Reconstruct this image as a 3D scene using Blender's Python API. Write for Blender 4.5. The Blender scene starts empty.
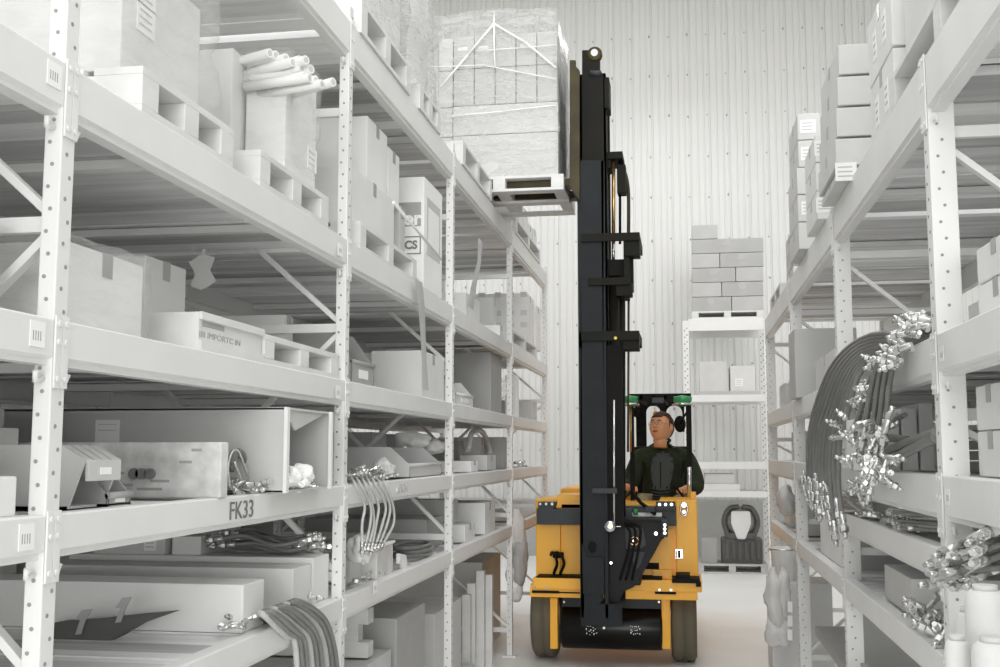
import bpy, bmesh, math, random
from mathutils import Vector, Matrix, Euler, noise
R = random.Random(7)
S = bpy.context.scene
COL = S.collection
# ------------------------------------------------------------------ camera
F = 1100.0
CAMZ = 1.57
TH = math.atan(118.5 / F)
PH = math.atan(185 * math.cos(TH) / F)
cam_d = bpy.data.cameras.new('camera'); cam = bpy.data.objects.new('camera', cam_d); COL.objects.link(cam)
cam_d.sensor_width = 36; cam_d.lens = F / 1000 * 36; cam_d.clip_start = .05; cam_d.clip_end = 200
cam.location = (0, 0, CAMZ)
cam.rotation_euler = (math.pi / 2 + TH, 0, PH)
S.camera = cam
# ------------------------------------------------------------------ world, lamps, exposure
w = bpy.data.worlds.new('world'); S.world = w; w.use_nodes = True
bg = w.node_tree.nodes['Background']; bg.inputs[0].default_value = (1, 1, 1, 1); bg.inputs[1].default_value = 1.42
S.view_settings.view_transform = 'Standard'; S.view_settings.look = 'None'
S.cycles.diffuse_bounces = 8; S.cycles.max_bounces = 12; S.cycles.transparent_max_bounces = 12
S.view_settings.exposure = 0.08; S.view_settings.gamma = 1; S.view_settings.use_curve_mapping = False
sun_d = bpy.data.lights.new('frontal_fill_sun', 'SUN'); sun_d.energy = 1.0; sun_d.angle = math.radians(25)  # added soft frontal fill from behind the camera; no doorway stands there
sun = bpy.data.objects.new('frontal_fill_sun', sun_d); COL.objects.link(sun)
sun.rotation_euler = Vector((-.15, 1, -.07)).to_track_quat('-Z', 'Y').to_euler()
for i, (lx, ly, en) in enumerate(((-.2, 14.2, 40), (-.2, 9.6, 10), (-.2, 4.8, 22), (-.2, .6, 25), (4.2, 14.2, 40), (-4.6, 14.2, 40))):
    ld = bpy.data.lights.new('high_bay_light', 'AREA'); ld.shape = 'DISK'; ld.size = .8; ld.energy = en
    lo = bpy.data.objects.new('high_bay_light', ld); COL.objects.link(lo); lo.location = (lx, ly, 7.2)

_f = Vector((-math.sin(PH) * math.cos(TH), math.cos(PH) * math.cos(TH), math.sin(TH)))
_r = Vector((math.cos(PH), math.sin(PH), 0)); _u = _r.cross(_f); _C = Vector((0, 0, CAMZ))
def at(px, py, Y):
    d = _f * F + _r * (px - 500) + _u * (333.5 - py); return _C + d * (Y / d.y)
def onX(px, py, X):
    d = _f * F + _r * (px - 500) + _u * (333.5 - py); return _C + d * (X / d.x)
def yat(px, X, Z):
    a = px - 500; return (a * (X * _f.x + (Z - CAMZ) * _f.z) - F * X * _r.x) / (F * _r.y - a * _f.y)
def xat(px, Y, Z):
    a = px - 500; return (a * (Y * _f.y + (Z - CAMZ) * _f.z) - F * Y * _r.y) / (F * _r.x - a * _f.x)
def zat(py, X, Y):
    b = 333.5 - py; return CAMZ + (b * (X * _f.x + Y * _f.y) - F * (X * _u.x + Y * _u.y)) / (F * _u.z - b * _f.z)

# ------------------------------------------------------------------ materials
def srgb(v):
    v /= 255.0; return v / 12.92 if v <= .04045 else ((v + .055) / 1.055) ** 2.4
def mat(name, c, rough=.6, var=.08, scale=6, metal=0, stretch=(1, 1, 1), bump=.0, emit=0, spec=.5, alpha=1, trans=0):
    m = bpy.data.materials.new(name); m.use_nodes = True; nt = m.node_tree; b = nt.nodes['Principled BSDF']
    col = [srgb(x) for x in (c if isinstance(c, tuple) else (c, c, c - 2))]
    tc = nt.nodes.new('ShaderNodeTexCoord'); mp = nt.nodes.new('ShaderNodeMapping'); mp.inputs['Scale'].default_value = stretch
    nz = nt.nodes.new('ShaderNodeTexNoise'); nz.inputs['Scale'].default_value = scale; nz.inputs['Detail'].default_value = 5
    nt.links.new(tc.outputs['Object'], mp.inputs[0]); nt.links.new(mp.outputs[0], nz.inputs['Vector'])
    rp = nt.nodes.new('ShaderNodeValToRGB'); rp.color_ramp.elements[0].position = .3; rp.color_ramp.elements[1].position = .7
    rp.color_ramp.elements[0].color = [x * (1 - var) for x in col] + [1]; rp.color_ramp.elements[1].color = [min(1, x * (1 + var)) for x in col] + [1]
    nt.links.new(nz.outputs[0], rp.inputs[0]); nt.links.new(rp.outputs[0], b.inputs['Base Color'])
    b.inputs['Roughness'].default_value = rough; b.inputs['Metallic'].default_value = metal
    b.inputs['Specular IOR Level'].default_value = spec
    if bump:
        bp = nt.nodes.new('ShaderNodeBump'); bp.inputs['Strength'].default_value = bump; bp.inputs['Distance'].default_value = .02
        nt.links.new(nz.outputs[0], bp.inputs['Height']); nt.links.new(bp.outputs[0], b.inputs['Normal'])
    if emit:
        b.inputs['Emission Color'].default_value = col + [1]; b.inputs['Emission Strength'].default_value = emit
    if alpha < 1: b.inputs['Alpha'].default_value = alpha
    return m
M = {}
M['rack'] = mat('rack_paint', 228, .45, .03, 3)
M['rack_r'] = mat('rack_paint_worn', 232, .5, .04, 3)
M['hole'] = mat('slot_dark', 150, .8, .05)
M['card'] = mat('cardboard', 222, .8, .05, 4)
M['card_l'] = mat('cardboard_light', 230, .75, .04, 4)
M['card_m'] = mat('cardboard_mid', 212, .8, .05, 4)
M['card_d'] = mat('cardboard_dark', 194, .8, .06, 4)
M['card_e'] = mat('cardboard_end', 190, .8, .05, 4); M['card_f'] = mat('cardboard_end_dark', 178, .8, .05, 4)
M['seam'] = mat('box_seam', 120, .8, .1)
M['tape'] = mat('packing_tape', 158, .3, .04)
M['paper'] = mat('paper', 244, .6, .02)
M['ink'] = mat('ink', 120, .7, .05)
M['wood'] = mat('pale_wood', 222, .75, .06, 5, stretch=(3, 1, 3))
M['wood_m'] = mat('mid_wood', 200, .8, .08, 5, stretch=(1, 6, 6))
M['plastic_g'] = mat('grey_plastic', 200, .5, .04)
M['plastic_d'] = mat('dark_grey_plastic', 168, .5, .05)
M['metal_d'] = mat('dark_steel', 136, .4, .12, 9, metal=.3)
M['stained'] = mat('stained_board', 206, .7, .24, 14, bump=.1)
M['hose'] = mat('rubber_hose', 122, .35, .1, 20)
M['hose_l'] = mat('light_hose', 190, .4, .08, 20)
M['zinc'] = mat('zinc_fitting', 214, .22, .15, 30, metal=.8)
M['bag'] = mat('clear_bag', 240, .2, .1, 9, bump=.4, alpha=.75)
M['conc'] = mat('concrete_kerb', 176, .9, .05, 2)
M['white'] = mat('white_plastic', 236, .4, .02)
M['cloth'] = mat('cloth_strip', 220, .9, .06, 12)
# floor
m = mat('polished_concrete', 240, .42, .05, 1.2, bump=.03); M['floor'] = m
# planks: one tone per board, grain along the board (boards run across the rack, along X)
def plank_mat(name, lo, hi, width):
    m = bpy.data.materials.new(name); m.use_nodes = True; nt = m.node_tree; b = nt.nodes['Principled BSDF']; N = nt.nodes.new
    g = N('ShaderNodeNewGeometry'); sx = N('ShaderNodeSeparateXYZ'); nt.links.new(g.outputs['Position'], sx.inputs[0])
    dv = N('ShaderNodeMath'); dv.operation = 'DIVIDE'; dv.inputs[1].default_value = width; nt.links.new(sx.outputs[1], dv.inputs[0])
    fl = N('ShaderNodeMath'); fl.operation = 'FLOOR'; nt.links.new(dv.outputs[0], fl.inputs[0])
    cz = N('ShaderNodeMath'); cz.operation = 'MULTIPLY'; cz.inputs[1].default_value = 3.7; nt.links.new(sx.outputs[2], cz.inputs[0])
    fz = N('ShaderNodeMath'); fz.operation = 'ROUND'; nt.links.new(cz.outputs[0], fz.inputs[0])
    ad = N('ShaderNodeCombineXYZ'); nt.links.new(fl.outputs[0], ad.inputs[0]); nt.links.new(fz.outputs[0], ad.inputs[1])
    wn = N('ShaderNodeTexWhiteNoise'); nt.links.new(ad.outputs[0], wn.inputs['Vector'])
    mp = N('ShaderNodeMapping'); mp.inputs['Scale'].default_value = (1.2, 11, 8); nt.links.new(g.outputs['Position'], mp.inputs[0])
    nz = N('ShaderNodeTexNoise'); nz.inputs['Scale'].default_value = 1.6; nz.inputs['Detail'].default_value = 6; nt.links.new(mp.outputs[0], nz.inputs['Vector'])
    mx = N('ShaderNodeMix'); mx.data_type = 'FLOAT'; mx.inputs[0].default_value = .45
    nt.links.new(wn.outputs[0], mx.inputs[2]); nt.links.new(nz.outputs[0], mx.inputs[3])
    rp = N('ShaderNodeValToRGB'); l, h = srgb(lo), srgb(hi)
    rp.color_ramp.elements[0].position = .28; rp.color_ramp.elements[0].color = (l, l, l, 1); rp.color_ramp.elements[1].position = .72; rp.color_ramp.elements[1].color = (h, h, h, 1)
    nt.links.new(mx.outputs[0], rp.inputs[0]); nt.links.new(rp.outputs[0], b.inputs['Base Color']); b.inputs['Roughness'].default_value = .85
    return m
M['plank'] = plank_mat('deck_planks', 190, 252, .145); M['sup'] = mat('deck_support', 226, .7, .05)
# shrink wrap: crinkled clear film
def wrap_mat(name, op):
    m = bpy.data.materials.new(name); m.use_nodes = True; nt = m.node_tree; N = nt.nodes.new; nt.nodes.remove(nt.nodes['Principled BSDF'])
    out = nt.nodes['Material Output']; tr = N('ShaderNodeBsdfTransparent'); pb = N('ShaderNodeBsdfPrincipled'); pb.inputs['Base Color'].default_value = (.70, .70, .69, 1); pb.inputs['Roughness'].default_value = .22
    tc = N('ShaderNodeTexCoord'); mp = N('ShaderNodeMapping'); mp.inputs['Scale'].default_value = (2, 2, 7); mp.inputs['Rotation'].default_value = (.3, .4, 0)
    nz = N('ShaderNodeTexNoise'); nz.inputs['Scale'].default_value = 3; nz.inputs['Detail'].default_value = 7; nz.inputs['Distortion'].default_value = 1.2
    nt.links.new(tc.outputs['Object'], mp.inputs[0]); nt.links.new(mp.outputs[0], nz.inputs['Vector'])
    bp = N('ShaderNodeBump'); bp.inputs['Strength'].default_value = .35; bp.inputs['Distance'].default_value = .04; nt.links.new(nz.outputs[0], bp.inputs['Height']); nt.links.new(bp.outputs[0], pb.inputs['Normal'])
    rp = N('ShaderNodeMapRange'); rp.inputs[1].default_value = .35; rp.inputs[2].default_value = .7; rp.inputs[3].default_value = op * .5; rp.inputs[4].default_value = min(1, op * 1.5); nt.links.new(nz.outputs[0], rp.inputs[0])
    mx = N('ShaderNodeMixShader'); nt.links.new(rp.outputs[0], mx.inputs[0]); nt.links.new(tr.outputs[0], mx.inputs[1]); nt.links.new(pb.outputs[0], mx.inputs[2]); nt.links.new(mx.outputs[0], out.inputs[0])
    return m
M['wrap'] = wrap_mat('shrink_wrap', .2); M['wrap_w'] = wrap_mat('shrink_wrap_white', .32); M['band'] = mat('wrap_band', 248, .25, .03)
# truck
M['yel'] = mat('yellow_paint', (255, 184, 46), .38, .06, 3)
M['mast'] = mat('mast_paint', (17, 16, 9), .6, .3, 5, spec=.2)
M['mast_lo'] = mat('mast_paint_grey', (35, 38, 40), .6, .15, 5, spec=.2)
M['blk'] = mat('black_paint', (15, 14, 13), .28, .3, 9, spec=.25)
M['pivot'] = mat('greasy_black', (20, 19, 19), .5, .4, 14, spec=.25)
M['engine'] = mat('dark_cast_iron', 92, .6, .12, 9)
M['blk_m'] = mat('black_matt', (20, 19, 16), .7, .2, 6, spec=.2)
M['brass'] = mat('greasy_rod', (186, 150, 96), .25, .15, 8, metal=.8)
M['olive'] = mat('fork_steel', (58, 50, 24), .5, .55, 5, spec=.3)
M['chrome'] = mat('chrome', (215, 215, 215), .15, .03, metal=.9)
M['tyre'] = mat('solid_tyre', (106, 100, 84), .85, .08, 6)
M['bar'] = mat('grey_steel_bar', (56, 60, 62), .5, .15, 8, spec=.3)
M['green'] = mat('green_lens', (60, 150, 90), .2, .1, 20)
M['sweat'] = mat('green_sweater', (42, 50, 30), .95, .22, 40, bump=.3)
M['pod'] = mat('console_vinyl', (23, 28, 17), .4, .1, 6, spec=.25)
M['khaki'] = mat('khaki_cloth', (158, 148, 112), .9, .12, 20)
M['skin'] = mat('skin', (234, 168, 122), .55, .05, 12)
M['hair'] = mat('brown_hair', (72, 46, 28), .7, .2, 60)
M['shoe'] = mat('shoe_leather', (40, 34, 30), .5, .1)
M['eye'] = mat('eye_white', (226, 220, 210), .3, .01); M['iris'] = mat('eye_dark', (46, 34, 26), .3, .01)
M['lip'] = mat('lips', (170, 100, 80), .5, .03)
M['orange'] = mat('orange_plastic', (232, 140, 40), .4, .03)
M['yeldot'] = mat('yellow_cap', (236, 210, 40), .4, .03)

# ------------------------------------------------------------------ mesh builder
class MB:
    def __init__(s): s.b = bmesh.new(); s.mi = 0
    def _tag(s, vs, sm=False):
        fs = {f for v in vs for f in v.link_faces}
        for f in fs:
            f.material_index = s.mi; f.smooth = sm
    def box(s, x0, x1, y0, y1, z0, z1, bev=0, mtx=None):
        r = bmesh.ops.create_cube(s.b, size=1)['verts']
        m = Matrix.Translation(((x0 + x1) / 2, (y0 + y1) / 2, (z0 + z1) / 2)) @ Matrix.Diagonal((abs(x1 - x0), abs(y1 - y0), abs(z1 - z0), 1))
        bmesh.ops.transform(s.b, matrix=m, verts=r)
        if bev:
            e = list({e for v in r for e in v.link_edges})
            q = bmesh.ops.bevel(s.b, geom=e, offset=bev, segments=2, affect='EDGES', profile=.7)
            r = list(set(q['verts']) | {v for v in r if v.is_valid})
        if mtx is not None: bmesh.ops.transform(s.b, matrix=mtx, verts=r)
        s._tag(r); return r
    def bar(s, p0, p1, a, b, bev=0, roll=None):
        p0, p1 = Vector(p0), Vector(p1); d = p1 - p0; L = d.length; q = d.to_track_quat('Z', 'Y' if roll is None else roll)
        s.box(-a / 2, a / 2, -b / 2, b / 2, 0, L, bev, Matrix.Translation(p0) @ q.to_matrix().to_4x4())
    def cyl(s, p0, p1, r0, r1=None, seg=14, sm=True):
        p0, p1 = Vector(p0), Vector(p1); d = p1 - p0; r1 = r0 if r1 is None else r1
        vs = bmesh.ops.create_cone(s.b, cap_ends=True, segments=seg, radius1=r0, radius2=r1, depth=d.length)['verts']
        bmesh.ops.transform(s.b, matrix=Matrix.Translation((p0 + p1) / 2) @ d.to_track_quat('Z', 'Y').to_matrix().to_4x4(), verts=vs)
        s._tag(vs, sm)
        if sm:
            for f in {f for v in vs for f in v.link_faces}:
                if len(f.verts) > 4: f.smooth = False
    def sph(s, c, r, sc=(1, 1, 1), seg=14, mtx=None):
        vs = bmesh.ops.create_uvsphere(s.b, u_segments=seg, v_segments=max(6, seg // 2 + 2), radius=r)['verts']
        m = Matrix.Translation(Vector(c)) @ (mtx or Matrix()) @ Matrix.Diagonal((*sc, 1)); bmesh.ops.transform(s.b, matrix=m, verts=vs); s._tag(vs, True); return vs
    def tube(s, pts, r, seg=8, close=False):
        pts = [Vector(p) for p in pts]; n = len(pts); rr = r if isinstance(r, (list, tuple)) else [r] * n
        rings = []; up = Vector((0, 0, 1))
        for i, p in enumerate(pts):
            if close: t = pts[(i + 1) % n] - pts[i - 1]
            else: t = pts[min(i + 1, n - 1)] - pts[max(i - 1, 0)]
            t.normalize()
            if i == 0:
                a = t.orthogonal().normalized()
            else:
                a = (a - t * a.dot(t)).normalized()
            b = t.cross(a)
            rings.append([s.b.verts.new(p + (a * math.cos(2 * math.pi * k / seg) + b * math.sin(2 * math.pi * k / seg)) * rr[i]) for k in range(seg)])
        m = n if close else n - 1
        for i in range(m):
            A, B = rings[i], rings[(i + 1) % n]
            for k in range(seg):
                f = s.b.faces.new((A[k], A[(k + 1) % seg], B[(k + 1) % seg], B[k])); f.smooth = True; f.material_index = s.mi
        if not close:
            for A, rv in ((rings[0], True), (rings[-1], False)):
                f = s.b.faces.new(list(reversed(A)) if rv else A); f.material_index = s.mi
    def ring(s, c, R_, r, nrm=(0, 0, 1), seg=28, ts=8, sc=(1, 1)):
        q = Vector(nrm).to_track_quat('Z', 'Y'); c = Vector(c)
        s.tube([c + q @ Vector((R_ * sc[0] * math.cos(2 * math.pi * k / seg), R_ * sc[1] * math.sin(2 * math.pi * k / seg), 0)) for k in range(seg)], r, ts, True)
    def prism(s, pts, ax, a, b, bev=0):
        """pts: 2-D outline, extruded along axis ax from a to b (the other two axes in order)"""
        def P(u, v, t): return (t, u, v) if ax == 'x' else (u, t, v) if ax == 'y' else (u, v, t)
        A = [s.b.verts.new(P(u, v, a)) for u, v in pts]; B = [s.b.verts.new(P(u, v, b)) for u, v in pts]; n = len(pts)
        fs = [s.b.faces.new(A), s.b.faces.new(list(reversed(B)))] + [s.b.faces.new((A[i], B[i], B[(i + 1) % n], A[(i + 1) % n])) for i in range(n)]
        bmesh.ops.recalc_face_normals(s.b, faces=fs)
        if bev:
            q = bmesh.ops.bevel(s.b, geom=list({e for f in fs for e in f.edges}), offset=bev, segments=2, affect='EDGES'); fs = [f for f in fs if f.is_valid] + q['faces']
        for f in fs: f.material_index = s.mi
    def quad(s, *p):
        f = s.b.faces.new([s.b.verts.new(q) for q in p]); f.material_index = s.mi; return f
    def lathe(s, c, prof, seg=20, axis=(0, 0, 1)):
        q = Vector(axis).to_track_quat('Z', 'Y'); c = Vector(c); rings = []
        for r, z in prof: rings.append([s.b.verts.new(c + q @ Vector((r * math.cos(2 * math.pi * k / seg), r * math.sin(2 * math.pi * k / seg), z))) for k in range(seg)])
        for A, B in zip(rings, rings[1:]):
            for k in range(seg):
                f = s.b.faces.new((A[k], A[(k + 1) % seg], B[(k + 1) % seg], B[k])); f.smooth = True; f.material_index = s.mi
        for A, rv in ((rings[0], True), (rings[-1], False)):
            f = s.b.faces.new(list(reversed(A)) if rv else A); f.material_index = s.mi
    def build(s, name, mats, parent=None, world=True, smooth=None):
        me = bpy.data.meshes.new(name)
        if parent is not None and world:
            bmesh.ops.translate(s.b, verts=s.b.verts, vec=-origin(parent))
        s.b.to_mesh(me); s.b.free()
        for x in (mats if isinstance(mats, (list, tuple)) else [mats]): me.materials.append(M[x] if isinstance(x, str) else x)
        o = bpy.data.objects.new(name, me); COL.objects.link(o)
        if parent is not None: o.parent = parent
        if smooth:
            for p in me.polygons: p.use_smooth = True
        return o
def origin(o):
    v = Vector(o.location)
    while o.parent is not None: o = o.parent; v += o.location
    return v
def tag(o, label=None, cat=None, group=None, kind=None):
    if label: o['label'] = label
    if cat: o['category'] = cat
    if group: o['group'] = group
    if kind: o['kind'] = kind
    return o
def thing(name, label, cat, loc=(0, 0, 0), group=None):
    o = bpy.data.objects.new(name, None); COL.objects.link(o); o.location = loc; o.empty_display_size = .05
    return tag(o, label, cat, group)
def solo(mb, name, mats, label, cat, loc, group=None):
    """a thing that is one mesh, its origin at its base"""
    bmesh.ops.translate(mb.b, verts=mb.b.verts, vec=-Vector(loc)); o = mb.build(name, mats); o.location = loc
    return tag(o, label, cat, group)
def dup(root, loc, rot=(0, 0, 0), label=None, group=None, scale=None):
    r = root.copy(); COL.objects.link(r); r.location = loc; r.rotation_euler = rot
    if scale: r.scale = scale
    if label: r['label'] = label
    if group: r['group'] = group
    for ch in [c for c in list(COL.objects) if c.parent == root]:
        c = ch.copy(); COL.objects.link(c); c.parent = r
        for g in [q for q in list(COL.objects) if q.parent == ch]:
            d = g.copy(); COL.objects.link(d); d.parent = c
    return r
def lettering(txt, size, depth, mtx, name, material, parent, kw=None):
    cu = bpy.data.curves.new(name, 'FONT'); cu.body = txt; cu.size = size; cu.extrude = depth; cu.align_x = 'CENTER'; cu.align_y = 'CENTER'
    for k, v in (kw or {}).items(): setattr(cu, k, v)
    t = bpy.data.objects.new(name, cu); COL.objects.link(t)
    dg = bpy.context.evaluated_depsgraph_get(); me = bpy.data.meshes.new_from_object(t.evaluated_get(dg)); bpy.data.objects.remove(t)
    me.transform(mtx)
    if parent is not None: me.transform(Matrix.Translation(-origin(parent)))
    me.materials.clear(); me.materials.append(M[material]); o = bpy.data.objects.new(name, me); COL.objects.link(o)
    if parent is not None: o.parent = parent
    return o
def struct(mb, name, mats): return tag(mb.build(name, mats), kind='structure')
ORD = ('first', 'second', 'third', 'fourth', 'fifth', 'sixth', 'seventh', 'eighth', 'ninth', 'tenth')
FACE_PX = Matrix(((0, 0, 1, 0), (1, 0, 0, 0), (0, 1, 0, 0), (0, 0, 0, 1)))      # text read from +X side
FACE_NY = Matrix(((1, 0, 0, 0), (0, 0, -1, 0), (0, 1, 0, 0), (0, 0, 0, 1)))     # text read from -Y side

# ------------------------------------------------------------------ the hall
b = MB(); b.box(-6, 6, -3, 17.4, -.1, 0); struct(b, 'floor', 'floor')
M['wall'] = mat('corrugated_wall', 216, .5, .025, .6)
M['wallgap'] = mat('wall_seam', 170, .7, .05)
b = MB(); x = -6.0; Y0 = 17.0
prof = []
while x < 6:
    prof += [(x, 0), (x + .075, 0), (x + .082, .012), (x + .098, .012), (x + .105, 0), (x + .17, 0), (x + .177, .012), (x + .193, .012), (x + .2, 0), (x + .255, 0), (x + .262, .022), (x + .284, .022), (x + .29, 0)]
    x += .295
vs = [[b.b.verts.new((px, Y0 + dy, z)) for px, dy in prof] for z in (.86, 9.2)]
for i in range(len(prof) - 1):
    f = b.b.faces.new((vs[0][i], vs[0][i + 1], vs[1][i + 1], vs[1][i])); f.material_index = 1 if prof[i][1] > .03 or prof[i + 1][1] > .03 else 0
b.mi = 0; b.box(-6, 6, Y0 + .06, Y0 + .12, 0, 9.2)
b.mi = 1; x = -6 + .3
rr = random.Random(3)
while x < 6:      # screw heads in rows down every second rib
    for z in (1.6, 2.25, 2.9, 3.55, 4.2, 4.85, 5.5, 6.15, 6.8, 7.45, 8.1): b.cyl((x - .06, Y0 - .012, z + rr.uniform(-.04, .04)), (x - .06, Y0 + .01, z), .012, seg=8)
    x += .295
struct(b, 'wall_back', ['wall', 'wallgap'])
b = MB(); b.box(-6, 6, 10.5, 17.4, 9.2, 9.3); struct(b, 'shade_roof', 'wall')  # unseen part-roof over the far end, shaped to shade the wall top
b = MB(); b.box(-6, 6, 16.86, 17.1, 0, .86, .01); struct(b, 'baseboard_back', 'conc')
b = MB(); b.box(-6.1, -6, -3, 17.4, 0, 9.2); struct(b, 'wall_left', 'wall')
b = MB(); b.box(6, 6.1, -3, 17.4, 0, 9.2); struct(b, 'wall_right', 'wall')

# ------------------------------------------------------------------ pallet racks
def post_mb(x0, x1, y0, y1, h, side):
    """perforated post; holes on the camera face and on the aisle face"""
    b = MB(); b.box(x0, x1, y0, y1, .012, h, .004); b.box(x0 - .03, x1 + .03, y0 - .02, y1 + .02, 0, .012)
    b.mi = 1; w = x1 - x0; z = .1; k = 0
    xa = x1 if side > 0 else x0; s_ = 1 if side > 0 else -1
    while z < h - .03:
        cx = x0 + w * (.32 if k % 2 else .5)
        b.cyl((cx, y0 - .0015, z), (cx, y0 + .004, z), .0048, seg=7)
        cy = (y0 + y1) / 2 + (.008 if k % 2 else -.006)
        b.cyl((xa + s_ * .0015, cy, z + .025), (xa - s_ * .004, cy, z + .025), .005, seg=7)
        z += .05; k += 1
    return b
def beam_mb(x, y0, y1, zb, zt, side):
    s_ = side; b = MB(); h = zt - zb
    # stepped box beam: tall face, ledge line low down
    pts = [(x, zb + .018), (x, zt - .004), (x - s_ * .004, zt), (x - s_ * .05, zt), (x - s_ * .05, zb), (x - s_ * .012, zb), (x - s_ * .012, zb + .012)]
    b.prism(pts, 'y', y0, y1); return b
def connector_mb(x, y, d, zb, zt, side, wy):
    s_ = side; b = MB()
    ya, yb = (y, y + d * wy)
    b.box(x + s_ * .001, x + s_ * .006, min(ya, yb), max(ya, yb), zb - .05, zt + .008, .002)
    b.mi = 0
    for z in (zb - .03, (zb + zt) / 2, zt - .01): b.cyl((x + s_ * .006, (ya + yb) / 2, z), (x + s_ * .01, (ya + yb) / 2, z), .007, seg=8)
    b.mi = 0; hy = ya - d * .002
    b.tube([(x - s_ * .02, hy - d * .0, zb - .03), (x - s_ * .02, hy - d * .03, zb - .035), (x - s_ * .015, hy - d * .035, zb - .015)], .006, 6)
    return b
def rack(label, side, xf, xr, wpost, dpost, posts, bays, m, name='pallet_rack', h=3.9, hz=(.2, 1.08, 2.07, 2.97), dg=((2.07, 2.97), (2.07, 1.1), (.2, 1.08), (1.08, 2.07))):
    """side: +1 when the aisle face looks to +X. posts: list of front-edge Y. bays: list of (i, [(zb, zt)...])"""
    root = thing(name, label, 'pallet rack', (xf, posts[0], 0))
    s_ = side
    for y in posts:
        hh = h
        a, c = (xf - wpost, xf) if s_ > 0 else (xf, xf + wpost)
        post_mb(a, c, y, y + dpost, hh, s_).build('upright_post', [m, 'hole'], root)
        a, c = (xr, xr + wpost) if s_ > 0 else (xr - wpost, xr)
        post_mb(a, c, y, y + dpost, hh, -s_).build('upright_post', [m, 'hole'], root)
        yc = y + dpost / 2 + .004; fi, ri = xf - s_ * wpost, xr + s_ * wpost
        for z in hz: 
            b = MB(); b.box(min(fi, ri), max(fi, ri), yc - .012, yc + .012, z - .018, z + .018, .003); b.build('brace', m, root)
        for z0, z1 in dg:
            b = MB(); b.bar((fi, yc, z0 + (.03 if z1 > z0 else -.03)), (ri, yc, z1), .03, .02, .003); b.build('brace', m, root)
    for i, lv in bays:
        ya, yb = posts[i] + dpost, posts[i + 1]
        for zb, zt in lv:
            bo = beam_mb(xf, ya, yb, zb, zt, s_).build('shelf_beam', m, root)
            bc = connector_mb(xf, ya, -1, zb, zt, s_, dpost * .48)
            bc2 = connector_mb(xf, yb, 1, zb, zt, s_, dpost * .48)
            bc.build('end_connector', [m, 'hole'], bo); bc2.build('end_connector', [m, 'hole'], bo)
            beam_mb(xr, ya, yb, zb, zt, -s_).build('shelf_beam', m, root)
            b = MB(); y = ya + .01; k = 0
            lo_, hi_ = min(xf - s_ * .052, xr + s_ * .052), max(xf - s_ * .052, xr + s_ * .052)
            while y < yb - .06:
                wd = min(.138, yb - .005 - y); dz = R.uniform(-.004, .004)
                b.box(lo_, hi_, y, y + wd, zt - .034 + dz, zt - .008 + dz); y += .145; k += 1
            b.build('deck_planks', 'plank', root)
            for t in (.3, .75):
                b = MB(); yy = ya + (yb - ya) * t; b.box(lo_, hi_, yy - .02, yy + .02, zt - .066, zt - .040); b.build('deck_support', 'sup', root)
    return root
LV = {1: (.905, 1.0), 2: (1.343, 1.437), 3: (1.757, 1.857), 4: (2.312, 2.43), 5: (3.2, 3.352)}
LX, LXR = -1.34, -2.42
LP = [0.02, 2.17, 4.24, 6.31, 8.58, 10.8]
def lbeams(*k): return [LV[i] for i in k]
rl = rack('long pale pallet rack along the left side of the aisle with loaded shelves', 1, LX, LXR, .042, .052, LP,
     [(0, lbeams(2, 3, 4)), (1, lbeams(1, 2, 3, 4, 5)), (2, lbeams(1, 2, 3, 4, 5)), (3, lbeams(1, 2, 3, 4, 5)), (4, lbeams(1, 2, 3, 4, 5))], 'rack', h=3.42)
RX, RXR = .737, 1.80
RV = {'1': (.872, .974), '1b': (1.186, 1.286), '2': (1.372, 1.502), '3': (1.79, 1.915), '4': (2.585, 2.76)}
RP = [1.15, 3.385, 5.5, 7.78, 10.1]
def rbeams(*k): return [RV[i] for i in k]
rrk = rack('pallet rack along the right side of the aisle with hoses hanging off it', -1, RX, RXR, .076, .07, RP,
     [(0, rbeams('2', '3', '4')), (1, rbeams('1', '1b', '2', '3', '4')), (2, rbeams('1', '2', '3', '4')), (3, rbeams('1', '2', '3', '4'))], 'rack_r', h=2.765, hz=(.2, 1.1, 1.68, 2.53), dg=((2.5, 1.7), (.22, 1.08), (1.66, 1.12)))
# the neighbouring rows that stand back to back with these two racks
r3 = rack('grey pallet rack backing onto the left rack, glimpsed through its shelves', 1, -2.55, -3.55, .06, .06, [.02, 2.6, 5.2, 7.8, 10.4], [(i, [LV[k] for k in (1, 2, 3, 4)]) for i in range(4)], 'rack_r', h=3.1)
r4 = rack('grey pallet rack backing onto the right rack, glimpsed through its shelves', -1, 1.95, 2.95, .06, .06, [1.3, 3.8, 6.3, 8.8], [(i, [RV[k] for k in ('1', '2', '3')]) for i in range(3)], 'rack_r', h=2.4)
# location lettering and stickers on the beams
yc = (yat(229, LX, 1.39) + yat(253, LX, 1.39)) / 2
t = lettering('FK33', .064, .0008, Matrix.Translation((LX + .002, yc, 1.392)) @ FACE_PX @ Matrix.Diagonal((1.42, 1.2, 1, 1)), 'lettering', 'ink', rl); t['label'] = 'black FK33 lettering on beam'
yc = yat(403, LX, 1.39); lettering('FK34', .05, .0008, Matrix.Translation((LX + .002, yc, 1.395)) @ FACE_PX @ Matrix.Diagonal((1.6, 1.2, 1, 1)), 'lettering', 'plastic_g', rl)
def sticker(px, py, X, side, w, h, parent, Z=None):
    p = onX(px, py, X); b = MB(); s_ = side
    b.box(X + s_ * .0005, X + s_ * .0022, p.y - w / 2, p.y + w / 2, p.z - h / 2, p.z + h / 2)
    o = b.build('barcode_label', 'paper', parent)
    b = MB()
    for k in range(4): b.box(X + s_ * .0022, X + s_ * .0026, p.y - w * .32 + k * w * .16, p.y - w * .32 + k * w * .16 + w * .05, p.z - h * .25, p.z + h * .12)
    b.build('printed_bars', 'tape', o)
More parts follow.
